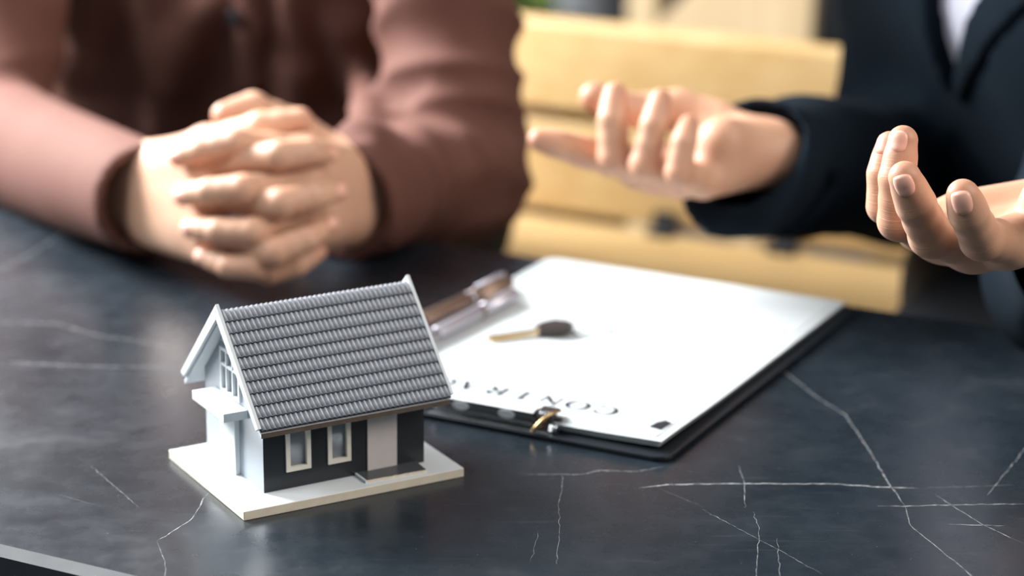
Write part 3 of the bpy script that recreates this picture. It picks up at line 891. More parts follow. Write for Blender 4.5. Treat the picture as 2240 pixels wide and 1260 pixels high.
def title(word, x_start, y_base, pitch, sx, sy, z, parent):
    for i, ch in enumerate(word):
        bm = bmesh.new()
        for pts, ws in letter(ch):
            Lr, Rr = ribbon(bm, pts, list(ws), 0)
            f3 = lambda q: bm.verts.new(((x_start - i * pitch - (q[0] - 5) * sx) * mm, (y_base - q[1] * sy) * mm, (pz(x_start - i * pitch - (q[0] - 5) * sx, y_base - q[1] * sy) + z) * mm))
            l = [f3(q) for q in Lr]; r = [f3(q) for q in Rr]
            for k in range(len(l) - 1): bm.faces.new((l[k], l[k + 1], r[k + 1], r[k]))
        for f in bm.faces:
            f.normal_update()
            if f.normal.z < 0: f.normal_flip()
        obj_from_bm('letter', bm, M['ink'], parent)


tl = bpy.data.objects.new('title_lettering', None); link(tl, PP); tl.empty_display_size = .01
title('CONTRACT', -48.5, 43.0, 17.2, 1.18, 0.98, 0.35, tl)
bm = bmesh.new(); bm_prism(bm, [(x * mm, y * mm, (pz(x, y) + .15) * mm) for x, y in ((-15.5, 22.0), (-7.2, 19.5), (-6.4, 33), (-11.5, 36.5), (-14.5, 31))], (0, 0, 0.0001))
obj_from_bm('printed_mark', bm, M['ink'], PP)['label'] = 'dark printed corner mark'


def doc(x, y, z): return Matrix.Translation((DX, DY, 0)) @ Matrix.Rotation(YAW, 4, 'Z') @ Vector((x * mm, y * mm, z * mm))


# pens on the far side of the sheets
def pen(name, a, b, r, barrel, tip, label, grip=None):
    A = Vector(a); Bv = Vector(b); ax = (Bv - A); Ln = ax.length; ax.normalize()
    root = tag(empty(name, A), label, 'pen', 'pens on the contract')
    loc = lambda t: ax * (t * Ln)
    tube('barrel', [loc(.30), loc(.31), loc(.66), loc(.665)], [r * .9, r, r, r * .95], barrel, root, 20)
    tube('grip', [loc(.10), loc(.16), loc(.295)], [r * .62, r * .92, r * .95], grip or barrel, root, 20)
    tube('tip', [loc(0), loc(.012), loc(.10)], [r * .12, r * .22, r * .6], tip, root, 16)
    tube('trim_ring', [loc(.665), loc(.685)], [r * 1.06, r * 1.06], tip, root, 20)
    tube('cap', [loc(.685), loc(.96), loc(1.0)], [r * 1.0, r * .98, r * .8], barrel, root, 20)
    side = ax.cross(Vector((0, 0, 1))).normalized()
    up = Vector((0, 0, 1))
    bm = bmesh.new(); bm_tube(bm, [loc(.95) + up * r * .8, loc(.955) + up * r * 1.45, loc(.90) + up * r * 1.5, loc(.72) + up * r * 1.2], r * .22, 8)
    obj_from_bm('pocket_clip', bm, tip, root)
    return root


pen('ballpoint_pen', doc(-215, 72, 13.2), doc(-201, 214, 13.4), .0053, M['bronze'], M['silver'], 'bronze metal pen lying along the outer paper edge', M['blackplastic'])
pen('ballpoint_pen', doc(-194, 58, 12.4), doc(-187, 196, 12.6), .0045, M['silver'], M['bronze'], 'silver metal pen lying nearer the key')

# key with a split ring
KY = tag(empty('house_key', doc(-138, 150, 8.2)), 'dark headed brass key lying on the white contract', 'key')
ka = np.array(doc(-165, 114.5, 8.4)) - np.array(KY.location); kb = np.array(doc(-144, 138.5, 9.2)) - np.array(KY.location)
kd = (kb - ka) / np.linalg.norm(kb - ka); ks = np.array([-kd[1], kd[0], 0]); ks /= np.linalg.norm(ks); Lk = np.linalg.norm(kb - ka)
ol = [(0, 0), (.003, -.0030), (Lk + .002, -.0032), (Lk + .002, .0034)] + [(Lk - .002 - i * .003, .0034 - (.0016 if i % 2 else 0)) for i in range(1, 9)] + [(.003, .0024)]
prism('blade', [ka + kd * x + ks * y for x, y in ol], (0, 0, .0020), M['brass'], KY)
cb = ka + kd * (Lk + .0125)
prism('bow', [cb + kd * (.0125 * math.cos(a)) + ks * (.0105 * math.sin(a) * (1.1 if math.cos(a) > 0 else .9)) - ZV * .0006 for a in np.linspace(0, 2 * math.pi, 8, endpoint=False) + .39], (0, 0, .0046), M['blackplastic'], KY, .0008)['label'] = 'dark plastic key head'
rg = tag(empty('key_ring', doc(-119, 163, 8.4)), 'bright split ring threaded through the dark key head', 'key ring')
ra = ks * .010; rb = kd * .010
tube('ring', [tuple(kd * (.0115 * math.cos(a)) + ks * (.0115 * math.sin(a)) + ZV * (.0012 + .0006 * math.sin(a))) for a in np.linspace(0, 2 * math.pi, 33)], .0009, M['chrome'], rg, 8)
for i in range(4):
    c = kd * (.0125 + .0055 * i) + ks * (-.004 - .0042 * i) + ZV * .0014
    tube('chain_link', [tuple(c + kd * (.0032 * math.cos(a)) + (ks if i % 2 else ZV * .35 + ks * .6) * (.0019 * math.sin(a))) for a in np.linspace(0, 2 * math.pi, 17)], .0005, M['chrome'], rg, 6)

# ------------------------------------------------------------------ bench behind the table
BN = tag(empty('wooden_bench'), 'long pale pine bench with a two plank back behind the table', 'bench')


def plank(name, u0, u1, prof, r, matl, parent):
    """prof: (n, z) outline extruded along the bench"""
    return prism(name, [un(u0, n_, z_) for n_, z_ in prof], U * (u1 - u0), matl, parent, r)


B0, B1 = -2.3, 0.15
plank('seat_plank', B0, B1, [(1.62, -.183), (1.835, -.183), (1.835, -.155), (1.62, -.155)], .004, M['wood'], BN)
plank('seat_plank', B0, B1, [(1.840, -.183), (2.05, -.183), (2.05, -.155), (1.840, -.155)], .004, M['wood'], BN)
plank('back_plank', B0, B1, [(2.052, -.150), (2.076, -.150), (2.084, -.064), (2.060, -.064)], .004, M['wood'], BN)
plank('back_plank', B0, -.62, [(2.061, -.0525), (2.085, -.0525), (2.094, .034), (2.070, .034)], .006, M['wood'], BN)
for u_ in (-1.9, -.985, -.05):
    plank('back_post', u_ - .03, u_ + .03, [(2.077, -.30), (2.118, -.30), (2.140, .02), (2.099, .02)], .003, M['wood'], BN)
for u_ in (-.882, -.76):
    plank('bracket', u_ - .012, u_ + .012, [(2.030, -.155), (2.052, -.155), (2.052, -.135), (2.048, -.135), (2.046, -.150), (2.030, -.150)], .0, M['metal_dark'], BN)
for u_ in (-2.1, -1.0, .02):
    for n_ in (1.68, 2.0):
        plank('leg', u_ - .03, u_ + .03, [(n_ - .03, FLOOR), (n_ + .03, FLOOR), (n_ + .03, -.183), (n_ - .03, -.183)], .003, M['wood'], BN)
    plank('rail', u_ - .02, u_ + .02, [(1.66, -.24), (2.09, -.24), (2.09, -.19), (1.66, -.19)], .002, M['wood'], BN)

# pale wooden chair further back
CH = tag(empty('wooden_chair'), 'pale wooden chair with a sloping side panel standing beyond the bench', 'chair')
nC = 2.8


def slab(name, pts, th, parent, matl=None):
    return prism(name, [un(u_, nC, z_) for u_, z_ in pts], N * th, matl or M['wood2'], parent, .003)


slab('back_post', [(-1.269, FLOOR), (-1.228, FLOOR), (-1.224, .34), (-1.265, .34)], .04, CH)
slab('side_panel', [(-1.245, -.135), (-1.018, -.135), (-1.012, .06), (-1.06, .06)], .024, CH)
slab('front_leg', [(-1.058, FLOOR), (-1.018, FLOOR), (-1.018, -.135), (-1.058, -.135)], .04, CH)
prism('seat', [un(-1.27, nC + .03, -.33), un(-1.015, nC + .03, -.33), un(-1.015, nC + .42, -.33), un(-1.27, nC + .42, -.33)], ZV * .03, M['wood2'], CH, .003)
prism('back_board', [un(-1.265, nC + .04, .12), un(-1.235, nC + .04, .12), un(-1.235, nC + .42, .12), un(-1.265, nC + .42, .12)], ZV * .18, M['wood2'], CH, .003)
for a_ in (-1.269, -1.058):
    prism('back_post' if a_ < -1.2 else 'front_leg', [un(a_, nC + .40, FLOOR), un(a_ + .04, nC + .40, FLOOR), un(a_ + .04, nC + .44, FLOOR), un(a_, nC + .44, FLOOR)], ZV * ((.34 if a_ < -1.2 else -.33) - FLOOR), M['wood2'], CH, .003)

# potted plant
pp = un(-1.735, 3.45, FLOOR)
PT = tag(empty('potted_plant', pp), 'leafy green plant in a brown pot behind the bench', 'plant')
tube('pot', [(0, 0, 0), (0, 0, .24), (0, 0, .245), (0, 0, .26)], [.09, .125, .135, .135], M['pot'], PT, 20)
tube('soil', [(0, 0, .255), (0, 0, .262)], [.12, .12], M['soil'], PT, 20)
bm = bmesh.new()
lv = [[(0, 0, 0)], [(-.016, .03, .004), (0, .032, 0), (.016, .03, .004)], [(-.02, .07, .006), (0, .072, 0), (.02, .07, .006)], [(-.011, .115, -.004), (0, .115, -.010), (.011, .115, -.004)], [(0, .145, -.026)]]
vs = [[bm.verts.new(p) for p in r] for r in lv]
for i in range(1, 3):
    for j in range(2): bm.faces.new((vs[i][j], vs[i][j + 1], vs[i + 1][j + 1], vs[i + 1][j]))
for j in range(2): bm.faces.new((vs[0][0], vs[1][j + 1], vs[1][j])); bm.faces.new((vs[3][j], vs[3][j + 1], vs[4][0]))
bmesh.ops.recalc_face_normals(bm, faces=bm.faces); bmesh.ops.solidify(bm, geom=bm.faces[:], thickness=.0008)
lme = bpy.data.meshes.new('leaf'); bm.to_mesh(lme); bm.free(); lme.materials.append(M['leaf'])
random.seed(11)
for s_ in range(9):
    a = s_ * 2.4; hgt = random.uniform(.30, .60); rr = random.uniform(.05, .20)
    tipp = Vector((rr * math.cos(a), rr * math.sin(a), .26 + hgt)); mid = Vector((tipp.x * .3, tipp.y * .3, .26 + hgt * .55))
    tube('stem', [(tipp.x * .1, tipp.y * .1, .26), mid, tipp], [.004, .003, .002], M['stem'], PT, 6)
    for k in range(13):
        t = .30 + .7 * k / 12; p = mid.lerp(tipp, (t - .5) * 2) if t > .5 else Vector((0, 0, .26)).lerp(mid, t * 2)
        o = bpy.data.objects.new('leaf', lme); link(o, PT); sc = random.uniform(.7, 1.15)
        o.matrix_local = Matrix.Translation(p) @ Matrix.Rotation(k * 2.4 + a + random.uniform(-.4, .4), 4, 'Z') @ Matrix.Rotation(random.uniform(-.3, .7), 4, 'X') @ Matrix.Scale(sc, 4)

# ------------------------------------------------------------------ people
def fold(P, along, seed, f_along, f_cross, amp):
    """soft creases running across the direction 'along'"""
    al = np.asarray(along, float) / np.linalg.norm(along); t = sum(P[i] * al[i] for i in range(3))
    q = [P[i] - al[i] * t for i in range(3)]
    n = noise3([q[0] * f_cross + al[0] * t * f_along, q[1] * f_cross + al[1] * t * f_along, q[2] * f_cross + al[2] * t * f_along], 1.0, seed, 16)
    return amp * (0.7 - 1.4 * np.abs(np.tanh(n * 0.9)))


def c3(x, y): return 200 + x / 2.52, 160 + y / 2.52


def c5(x, y): return 1140 + x / 3.15, 140 + y / 3.15


def head(fl, neck, hc, g, tilt=0.0):
    """head with brow, nose, jaw, lips, eyes and ears looking along g"""
    g = np.asarray(g) / np.linalg.norm(g); s = np.cross(g, ZV); s /= np.linalg.norm(s); f = g * math.cos(tilt) - ZV * math.sin(tilt); u = np.cross(s, f)
    fl.cone(neck, hc - u * 0.05 - f * 0.015, 0.058, 0.054, 0.03)
    fl.ell(hc + u * 0.025 - f * .01, (0.074, 0.094, 0.088), (s, f, u), 0.02)
    fl.ell(hc - u * 0.045 + f * .022, (0.056, 0.062, 0.068), (s, f, u), 0.03)
    fl.ell(hc - u * 0.098 + f * .062, (0.024, 0.020, 0.018), (s, f, u), 0.03)
    fl.cone(hc + u * .012 + f * .082, hc - u * .030 + f * .104, 0.008, 0.013, 0.012)
    fl.ell(hc - u * .033 + f * .094, (.018, .012, .010), (s, f, u), .008)
    fl.ell(hc - u * .060 + f * .083, (.024, .009, .006), (s, f, u), .004); fl.ell(hc - u * .070 + f * .081, (.021, .009, .006), (s, f, u), .004)
    for e in (-1, 1):
        fl.ell(hc + u * .006 + f * .076 + s * e * .032, (.015, .010, .008), (s, f, u), .004)
        fl.ell(hc + u * .022 + f * .080 + s * e * .030, (.022, .009, .006), (s, f, u), .008)
        fl.ell(hc - u * .008 - f * .005 + s * e * .076, (.008, .018, .031), (s, f, u), .008)
    return s, f, u


def body_base(pel, chest, shR, shL, neck, hc, g, elbR, elbL, h=0.010):
    fl = Field(np.minimum.reduce([pel, chest, shR, shL, hc, elbR, elbL]) - 0.26, np.maximum.reduce([pel, chest, shR, shL, hc, elbR, elbL]) + 0.26, h)
    s = (shR - shL) / np.linalg.norm(shR - shL)
    for e in (-1, 1):
        fl.cone(pel + s * e * .07, chest + s * e * .06, .085, .085, .06)
    fl.cone(chest, neck - ZV * .05, .08, .05, .06)
    fl.cone(shR, shL, .045, .045, .05); fl.cone(neck - ZV * .06, neck, .056, .054, .04)
    fl.cone(shR, elbR, .040, .028, .02); fl.cone(shL, elbL, .040, .028, .02)
    head(fl, neck, hc, g, .25)
    return fl.mesh()


def eyes(hc, g, parent):
    g = np.asarray(g) / np.linalg.norm(g); s = np.cross(g, ZV); s /= np.linalg.norm(s); f = g * math.cos(.25) - ZV * math.sin(.25); u = np.cross(s, f)
    for e in (-1, 1):
        c = hc + u * .006 + f * .0805 + s * e * .032
        fl = Field(c - .02, c + .02, .0012); fl.ell(c, (.0125, .0065, .0052), (s, f, u))
        o = mesh_obj('eye', [fl.mesh()], M['eyewhite'], parent)
        a = c + f * .0052
        tube('iris', [a, a + f * .0008, a + f * .0016], [.0046, .0046, .0040], M['hair'], o, 14)
        fb = Field(c - .03 + u * .018, c + .03 + u * .018, .002); fb.cone(c + u * .021 - s * .014 + f * .006, c + u * .021 + s * .014 + f * .006, .0035, .0035)
        mesh_obj('eyebrow', [fb.mesh()], M['hair'], parent)


def hair_cap(hc, g, parent, label):
    g = np.asarray(g) / np.linalg.norm(g); s = np.cross(g, ZV); s /= np.linalg.norm(s); f = g * math.cos(.25) - ZV * math.sin(.25); u = np.cross(s, f)
    fl = Field(hc - .16, hc + .16, .005)
    fl.ell(hc + u * .034 - f * .014, (.083, .103, .091), (s, f, u))
    a = hc + f * .075 + u * .03; 
    sl, P = fl.win(hc - .16, hc + .16)
    d = sum((P[i] - a[i]) * (f * .75 - u * .66)[i] for i in range(3)) + .012
    d2 = sum((P[i] - hc[i]) * (-u)[i] for i in range(3)) - .055
    fl.F[sl] = np.maximum(fl.F[sl], np.maximum(d, d2))
    fl.displace(lambda P: .0025 * noise3(P, 70, 3), .01)
    o = mesh_obj('hair', [fl.mesh()], M['hair'], parent); o['label'] = label


def legs(pel, s, kneeR, kneeL, footR, footL, parent, g):
    fl = Field(np.minimum.reduce([pel, kneeR, kneeL, footR, footL]) - .19, np.maximum.reduce([pel, kneeR, kneeL, footR, footL]) + .19, .012)
    fl.cone(pel + s * .08, pel - s * .08, .10, .10, .05)
    for k, ft, e in ((kneeR, footR, 1), (kneeL, footL, -1)):
        fl.cone(pel + s * e * .085, k, .076, .056, .04); fl.cone(k, ft + ZV * .085, .060, .048, .02)
    mesh_obj('trousers', [fl.mesh()], M['trousers'], parent)
    for ft in (footR, footL):
        f2 = Field(ft - .22, ft + .22, .007)
        g_ = np.asarray(g) / np.linalg.norm(g)
        f2.cone(ft + ZV * .042 - g_ * .05, ft + ZV * .034 + g_ * .14, .042, .034, .02); f2.cone(ft + ZV * .05 - g_ * .03, ft + ZV * .10 - g_ * .03, .042, .046, .02)
        sl, P = f2.win(ft - .22, ft + .22); f2.F[sl] = np.maximum(f2.F[sl], ft[2] + .001 - P[2] + 0 * f2.F[sl])
        mesh_obj('shoe', [f2.mesh()], M['leather'], parent)


# ---- person in brown, hands folded on the table
g1 = -N; sR = -U
pel = un(-1.11, 1.80, -.06); chest = un(-1.11, 1.735, .17); shR = un(-1.315, 1.67, .29); shL = un(-.922, 1.67, .29); neck = un(-1.11, 1.69, .385); hc = un(-1.11, 1.665, .50)
elbR = at(-45, 300, 1.92); elbL = at(1000, 372, 1.83)
wrR = at(255, 412, 1.690); wrL = at(795, 428, 1.690)
PA = tag(empty('person', un(-1.11, 1.80, FLOOR)), 'person in a brown button shirt with hands folded together on the table', 'person')
pinv = Matrix.Translation(-PA.location)


def keep(o): o.matrix_parent_inverse = pinv


# right hand (image left)
Z3 = lambda x, y, d: at(*c3(x, y), d)
RH = [[Z3(640, 500, 1.592), Z3(1035, 452, 1.562), Z3(1195, 430, 1.572), Z3(1300, 440, 1.590)],
      [Z3(655, 690, 1.586), Z3(1045, 715, 1.553), Z3(1220, 675, 1.562), Z3(1345, 650, 1.580)],
      [Z3(655, 860, 1.586), Z3(1010, 985, 1.551), Z3(1180, 915, 1.558), Z3(1305, 835, 1.576)],
      [Z3(665, 985, 1.594), Z3(985, 1095, 1.575), Z3(1130, 1060, 1.578), Z3(1250, 985, 1.588)]]
RT_ = [Z3(330, 560, 1.668), Z3(640, 400, 1.632), Z3(930, 305, 1.607), Z3(1150, 262, 1.608)]
LH = [[Z3(1185, 430, 1.602), Z3(795, 385, 1.573), Z3(610, 425, 1.576), Z3(480, 460, 1.586)],
      [Z3(1195, 590, 1.594), Z3(830, 640, 1.556), Z3(650, 655, 1.561), Z3(510, 675, 1.573)],
      [Z3(1195, 760, 1.594), Z3(885, 875, 1.553), Z3(700, 870, 1.557), Z3(550, 855, 1.569)],
      [Z3(1165, 900, 1.600), Z3(905, 1070, 1.557), Z3(755, 1065, 1.560), Z3(620, 1010, 1.571)]]
LT_ = [Z3(1380, 520, 1.680), Z3(1120, 310, 1.660), Z3(890, 195, 1.640), Z3(735, 232, 1.628)]
foreR = wrR + (elbR - wrR) * .34; foreL = wrL + (elbL - wrL) * .40
upR = np.cross(RH[0][0] - RH[3][0], RH[1][0] - wrR); upR /= np.linalg.norm(upR); upR = -upR if upR @ (N) < 0 else upR      # palms face away from the lens here
wwR = (RH[0][0] - RH[3][0]); wwR = wwR / np.linalg.norm(wwR) * .021; wwL = (LH[0][0] - LH[3][0]); wwL = wwL / np.linalg.norm(wwL) * .021
fR, fl1 = hand_field(RH, RT_, (wrR, wwR), upR, .0016, foreR)
fL, fl2 = hand_field(LH, LT_, (wrL, wwL), upR, .0016, foreL)
o = mesh_obj('body', [body_base(pel, chest, shR, shL, neck, hc, g1, elbR, elbL), fR.mesh(), fL.mesh()], M['skinA'], PA, fl1 + fl2); keep(o); bodyA = o
for f, fd in ((LH[0], fL), (LH[1], fL), (LH[2], fL), (LH[3], fL), (RH[0], fR), (RH[1], fR), (RH[2], fR)):
    nail(f[3], f[2], f[1], .0070, bodyA, .0050, .0058, -.001, -ray(560, 400), fd)

fs_ = Field(un(-1.11, 1.65, 0) - np.array([.40, .42, .20]), un(-1.11, 1.65, 0) + np.array([.38, .38, .46]), .0042)
for e in (-1, 1):
    w_ = .10 if e > 0 else .055
    fs_.cone(pel + sR * e * w_ + ZV * .02, chest + sR * e * w_ * 1.05, .125 if e > 0 else .112, .122 if e > 0 else .112, .07)
    fs_.cone(chest + sR * e * .075, (shR if e > 0 else shL) * .6 + neck * .4 - ZV * .03, .11, .07, .06)
fs_.cone(chest, neck - ZV * .04, .10, .062, .06)
fs_.cone(chest + sR * .165 - ZV * .22, chest + sR * .15 - ZV * .02, .085, .085, .07)
fs_.cone(shR, shL, .058, .058, .06)
for sh, el, wr, cf in ((shR, elbR, wrR, .037), (shL, elbL, wrL, .039)):
    ce = wr + (el - wr) * -.20
    fs_.cone(sh, el, .066, .052 if sh is shR else .047, .03); fs_.cone(el, ce, .050 if sh is shR else .046, cf, .022)
cutz = un(-1.11, 1.69, .395)
sl, P = fs_.win(cutz - .2, cutz + .2)
fs_.F[sl] = np.where(P[2] > cutz[2] + 0 * fs_.F[sl], np.maximum(fs_.F[sl], .01), fs_.F[sl])
# drape: ridges down the front and creases on the sleeves
for pts in ([(330, -30), (343, 90), (356, 270)], [(470, 0), (405, 80), (372, 180)], [(640, -20), (665, 150), (650, 260)], [(215, -20), (200, 90), (150, 150)], [(760, 60), (800, 180), (790, 300)]):
    H = [fs_.hit(x, y, 1.6, 2.3) + FW * .004 for x, y in pts]
    for a, b in zip(H[:-1], H[1:]): fs_.cone(a, b, .010, .009, .022)
upA = elbL - shL; loA = wrL - elbL
armmask = lambda P, a, b, r: np.clip(1.4 - np.abs(Field.seg(P, a, b, 0, 0)) / r, 0, 1)
fs_.displace(lambda P: armmask(P, shL, elbL, .08) * fold(P, upA, 5, 26, 9, .011) + armmask(P, elbL, wrL, .06) * fold(P, loA, 8, 26, 9, .010)
             + armmask(P, shR, elbR, .08) * fold(P, elbR - shR, 9, 20, 8, .010) + armmask(P, elbR, wrR, .06) * fold(P, wrR - elbR, 12, 10, 5, .0022)
             + armmask(P, pel, neck, .25) * fold(P, U, 15, 20, 6, .007), .02)
# elbow crease of the near sleeve
for sh, el, wr in ((shR, elbR, wrR), (shL, elbL, wrL)):
    ce = wr + (el - wr) * -.20; ax = (wr - el) / np.linalg.norm(wr - el)
    fs_.cut_cyl(ce - ax * .002, ce + ax * .08, .06, .06)
    fs_.cut_cyl(ce - ax * .05, ce + ax * .02, .030, .031)
o = mesh_obj('shirt', [fs_.mesh()], M['shirt'], PA); keep(o); shirtA = o; o['label'] = 'brown cotton shirt with creased sleeves'
# placket with buttons, following the shirt front
H = [fs_.hit(540 + i * 2, y, 1.6, 2.3) for i, y in enumerate(range(-60, 240, 30))]
bm = bmesh.new(); pr = None; sx = U * .016
for p in H:
    c = [bm.verts.new(p + sx * e + g1 * o_) for e, o_ in ((-1, .001), (-.9, .004), (.9, .004), (1, .001))]
    if pr:
        for k in range(3): bm.faces.new((pr[k], pr[k + 1], c[k + 1], c[k])).smooth = True
    pr = c
bmesh.ops.recalc_face_normals(bm, faces=bm.faces); bmesh.ops.solidify(bm, geom=bm.faces[:], thickness=.001)
obj_from_bm('placket', bm, M['shirt'], shirtA)
p = fs_.hit(520, 36, 1.6, 2.3) + g1 * .005
tube('shirt_button', [p, p + g1 * .0015, p + g1 * .003], [.0062, .0066, .0056], M['button'], shirtA, 18)
bm = bmesh.new(); A_ = np.linspace(0, 2 * math.pi, 29)
bm_tube(bm, [un(-1.11 + .064 * math.cos(a), 1.69 + .064 * math.sin(a), .392 + .012 * math.sin(a)) for a in A_], .012, 8)
obj_from_bm('collar', bm, M['shirt'], shirtA)
n0 = len(PA.children)
hair_cap(hc, g1, PA, 'short black hair')
eyes(hc, g1, PA)
legs(pel - ZV * .03, sR, un(-1.22, 1.38, -.15), un(-1.00, 1.38, -.15), un(-1.22, 1.42, FLOOR), un(-1.0, 1.42, FLOOR), PA, g1)
for c in list(PA.children)[n0:]: keep(c)
for c in PA.children: keep(c)

# ---- person in the navy suit, both palms open
c2 = np.array([.448, 1.790, 0]); g2 = np.array([-.90, -.43, 0]); g2 /= np.linalg.norm(g2); s2 = np.cross(g2, ZV)           # s2: towards that person's right
pel2 = c2 - g2 * .04 + ZV * -.06; chest2 = c2 + g2 * .03 + ZV * .17; shR2 = c2 + s2 * .185 + g2 * .03 + ZV * .29; shL2 = c2 - s2 * .195 + g2 * .05 + ZV * .29
neck2 = c2 + g2 * .05 + ZV * .385; hc2 = c2 + g2 * .075 + ZV * .50
elbR2 = at(1962, 368, 1.89); wrR2 = at(1655, 333, 1.615)
elbL2 = np.array([.348, 1.440, .047]); wrL2 = at(2395, 470, 1.315)
PB = tag(empty('person', (c2[0], c2[1], FLOOR)), 'person in a dark navy suit jacket gesturing with both palms open', 'person')
pinv = Matrix.Translation(-PB.location)
# far (right) hand
Z5 = lambda x, y, d: at(*c5(x, y), d)
FRH = [[Z5(800, 720, 1.603), Z5(440, 610, 1.580), Z5(260, 555, 1.572), Z5(125, 520, 1.570)],
       [Z5(930, 755, 1.590), Z5(640, 640, 1.560), Z5(628, 380, 1.556), Z5(645, 205, 1.560)],
       [Z5(1090, 790, 1.578), Z5(850, 690, 1.546), Z5(915, 420, 1.542), Z5(960, 245, 1.548)],
       [Z5(1260, 800, 1.564), Z5(1085, 745, 1.532), Z5(1120, 540, 1.530), Z5(1155, 415, 1.536)]]
FRT = [Z5(1330, 420, 1.632), Z5(1080, 320, 1.634), Z5(740, 320, 1.622), Z5(500, 225, 1.606)]
wwF = (FRH[0][0] - FRH[3][0]); wwF = wwF / np.linalg.norm(wwF) * .021
upF = np.cross(wwF, wrR2 - FRH[1][0]); upF = upF / np.linalg.norm(upF); upF = upF if upF[2] > 0 else -upF
f1, k1 = hand_field(FRH, FRT, (wrR2, wwF), upF, .0016, wrR2 + (elbR2 - wrR2) * .30, thick=1.08)
hp = Z5(1385, 535, 1.573); f1.cone(hp, hp * .4 + wrR2 * .6, .0165, .018, .014)                 # heel of the palm turned to the light
# near (left) hand
NLH = [[at(2205, 530, 1.247), at(2147, 522, 1.213), at(2119, 466, 1.194), at(2106, 427, 1.187)],
       [at(2128, 538, 1.262), at(2036, 516, 1.232), at(2003, 445, 1.213), at(1979, 388, 1.203)],
       [at(2058, 518, 1.276), at(1965, 482, 1.247), at(1963, 390, 1.237), at(1975, 307, 1.236)],
       [at(2008, 492, 1.290), at(1936, 450, 1.264), at(1933, 380, 1.258), at(1946, 316, 1.258)]]
NLT = [at(2370, 470, 1.285), at(2300, 440, 1.250), at(2360, 380, 1.215), at(2420, 330, 1.195)]
wwN = (NLH[0][0] - NLH[3][0]); wwN = wwN / np.linalg.norm(wwN) * .021
upN = np.cross(wwN, wrL2 - NLH[1][0]); upN = upN / np.linalg.norm(upN); upN = upN if upN[2] > 0 else -upN
f2, k2 = hand_field(NLH, NLT, (wrL2, wwN), upN, .0010, wrL2 + (elbL2 - wrL2) * .30, crease=.00010, thick=1.15, dorsal=-ray(2040, 450) + np.array([-.35, 0, 0]))
JT = []
for f in NLH:
    dv = -ray(2040, 450) + np.array([-.35, 0, 0])
    for i, rad, amp in ((1, .0125, 1.0), (2, .0065, .7)):
        ax = np.asarray(f[i + 1]) - np.asarray(f[i]); ax = ax / np.linalg.norm(ax); d_ = dv - ax * (dv @ ax); d_ = d_ / np.linalg.norm(d_)
        JT.append((np.asarray(f[i]) + d_ * .006 + ax * .003, ax, d_, rad, amp))
o = mesh_obj('body', [body_base(pel2, chest2, shR2, shL2, neck2, hc2, g2, elbR2, elbL2), f1.mesh(), f2.mesh()], M['skinB'], PB, k1 + k2, JT); keep(o); bodyB = o
for f, r, lf in ((NLH[0], .0008, .20), (NLH[1], .0004, .22), (NLH[2], -.0014, .30), (NLH[3], -.0014, .9)):
    nail(f[3], f[2], f[1], .008, bodyB, .0053, .0060, r, -ray(2040, 450) + np.array([-lf, 0, 0]), f2)
# jacket
fj = Field(c2 - np.array([.40, .44, .20]), c2 + np.array([.34, .38, .45]), .0042)
for e in (-1, 1):
    fj.cone(pel2 + s2 * e * .070, chest2 + s2 * e * .075, .112, .118, .07)
    fj.cone(chest2 + s2 * e * .075, (shR2 if e > 0 else shL2) * .6 + neck2 * .4 - ZV * .03, .112, .07, .06)
fj.cone(chest2, neck2 - ZV * .05, .10, .06, .06); fj.cone(shR2, shL2, .064, .064, .06)
TOR = fj.F.copy(); fj.F[:] = 1.0
for sh, el, wr, r in ((shR2, elbR2, wrR2, .046), (shL2, elbL2, wrL2, .038)):
    ce = wr + (wr - el) / np.linalg.norm(wr - el) * (.060 if sh is shR2 else -.016) - ZV * (.012 if sh is shR2 else 0)
    fj.cone(sh, el, .066, .054, .03); fj.cone(el, ce, .052, r, .022)
ARM = fj.F.copy(); fj.F = fj.smin(TOR, ARM, .03)
sl, P = fj.win(c2 - .5, c2 + .6); fj.F[sl] = np.where(P[2] > .39 + 0 * fj.F[sl], np.maximum(fj.F[sl], .01), fj.F[sl]); TOR = np.where(P[2] > .39 + 0 * TOR, np.maximum(TOR, .01), TOR)
fj.displace(lambda P: armmask(P, shR2, elbR2, .08) * fold(P, elbR2 - shR2, 25, 16, 7, .007) + armmask(P, elbR2, wrR2, .06) * fold(P, wrR2 - elbR2, 28, 14, 6, .005)
            + armmask(P, shL2, elbL2, .08) * fold(P, elbL2 - shL2, 29, 16, 7, .006) + armmask(P, pel2, neck2, .25) * fold(P, s2, 31, 9, 4, .003), .02)
for sh, el, wr, r in ((shR2, elbR2, wrR2, .046), (shL2, elbL2, wrL2, .038)):
    ce = wr + (wr - el) / np.linalg.norm(wr - el) * (.018 if sh is shR2 else -.016); ax = (wr - el) / np.linalg.norm(wr - el)
    if sh is shR2: ax = ax * .9 + np.array([0, 0, .38]) + FW * .38; ax /= np.linalg.norm(ax)          # the far cuff hangs open below the wrist
    fj.cut_cyl(ce, ce + ax * .11, .10, .10)
    fj.cut_cyl(ce - ax * .06, ce + ax * .02, r - .010, r - .005)
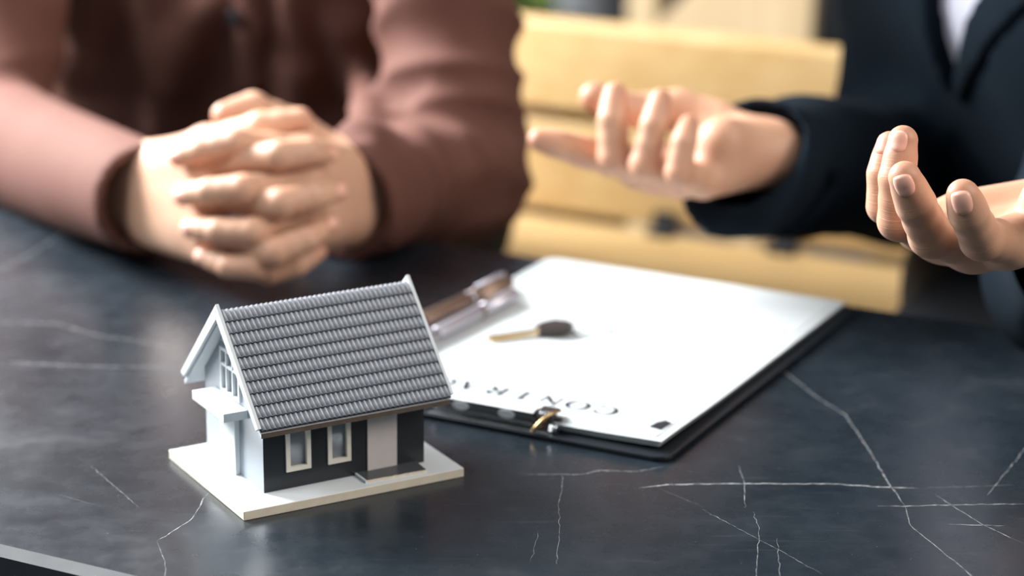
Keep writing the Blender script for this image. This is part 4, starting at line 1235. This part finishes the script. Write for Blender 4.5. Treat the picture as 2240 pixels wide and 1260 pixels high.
# V opening over the shirt
_t = Field(fj.lo, fj.lo + fj.h * (fj.n - 1), fj.h); _t.F = TOR; ap = _t.hit(2097, 205, 1.45, 2.1); e2 = -s2                                                              # e2: to the right in the picture
sl, P = fj.win(c2 - .6, c2 + .6)
S_ = sum((P[i] - ap[i]) * e2[i] for i in range(3)); G_ = sum((P[i] - c2[i]) * g2[i] for i in range(3)); Zz = P[2] - ap[2]
vee = np.maximum.reduce([S_ - Zz * .60 + 0 * G_, -S_ - .004 - Zz * .08 + 0 * G_, -Zz + 0 * S_ + 0 * G_, .02 - G_ + 0 * S_ + 0 * Zz])
inner = TOR.copy()
fj.F = np.maximum(fj.F, -np.maximum.reduce([vee, -(TOR + .009), TOR - .016, .004 - ARM]))
o = mesh_obj('suit_jacket', [fj.mesh()], M['suit'], PB); keep(o); jack = o; o['label'] = 'dark navy suit jacket'
fsh = Field(fj.lo, fj.lo + fj.h * (fj.n - 1), fj.h); fsh.F = np.maximum(TOR + .0075, np.where(G_ + 0 * TOR < 0.0, .02, -1)).astype(np.float32)
fsh.F = np.maximum(fsh.F, np.where(Zz + 0 * TOR < -.05, .02, -1)).astype(np.float32)
o = mesh_obj('dress_shirt', [fsh.mesh()], M['dressshirt'], PB); keep(o); o['label'] = 'pale lilac shirt front'
for nm, tri in (('lapel', np.maximum.reduce([S_ + .003 + Zz * .08 + 0 * G_, -(S_ + .006 + Zz * .48) + 0 * G_, -Zz - .004 + 0 * G_ + 0 * S_])),
                ('lapel', np.maximum.reduce([-(S_ - Zz * .60) + 0 * G_, S_ - Zz * 1.05 - .012 + 0 * G_, -Zz - .004 + 0 * G_ + 0 * S_]))):
    fq = Field(fj.lo, fj.lo + fj.h * (fj.n - 1), fj.h)
    fq.F = np.maximum.reduce([TOR - .0060, -(TOR + .004), tri, np.where(G_ + 0 * TOR < .02, .02, -1), np.where(P[2] + 0 * TOR > .33, .02, -1)]).astype(np.float32)
    mesh_obj(nm, [fq.mesh()], M['suit'], jack)
n0 = len(PB.children)
hair_cap(hc2, g2, PB, 'short black hair')
eyes(hc2, g2, PB)
gg = -N
legs(pel2 - ZV * .03, -gg @ np.array([[0, 1, 0], [-1, 0, 0], [0, 0, 0]]) * 0 - U, c2 - N * .44 - U * .05 - ZV * .15, c2 - N * .44 + U * .15 - ZV * .15, c2 - N * .42 - U * .05 + ZV * FLOOR, c2 - N * .42 + U * .15 + ZV * FLOOR, PB, gg)
for c in PB.children: keep(c)
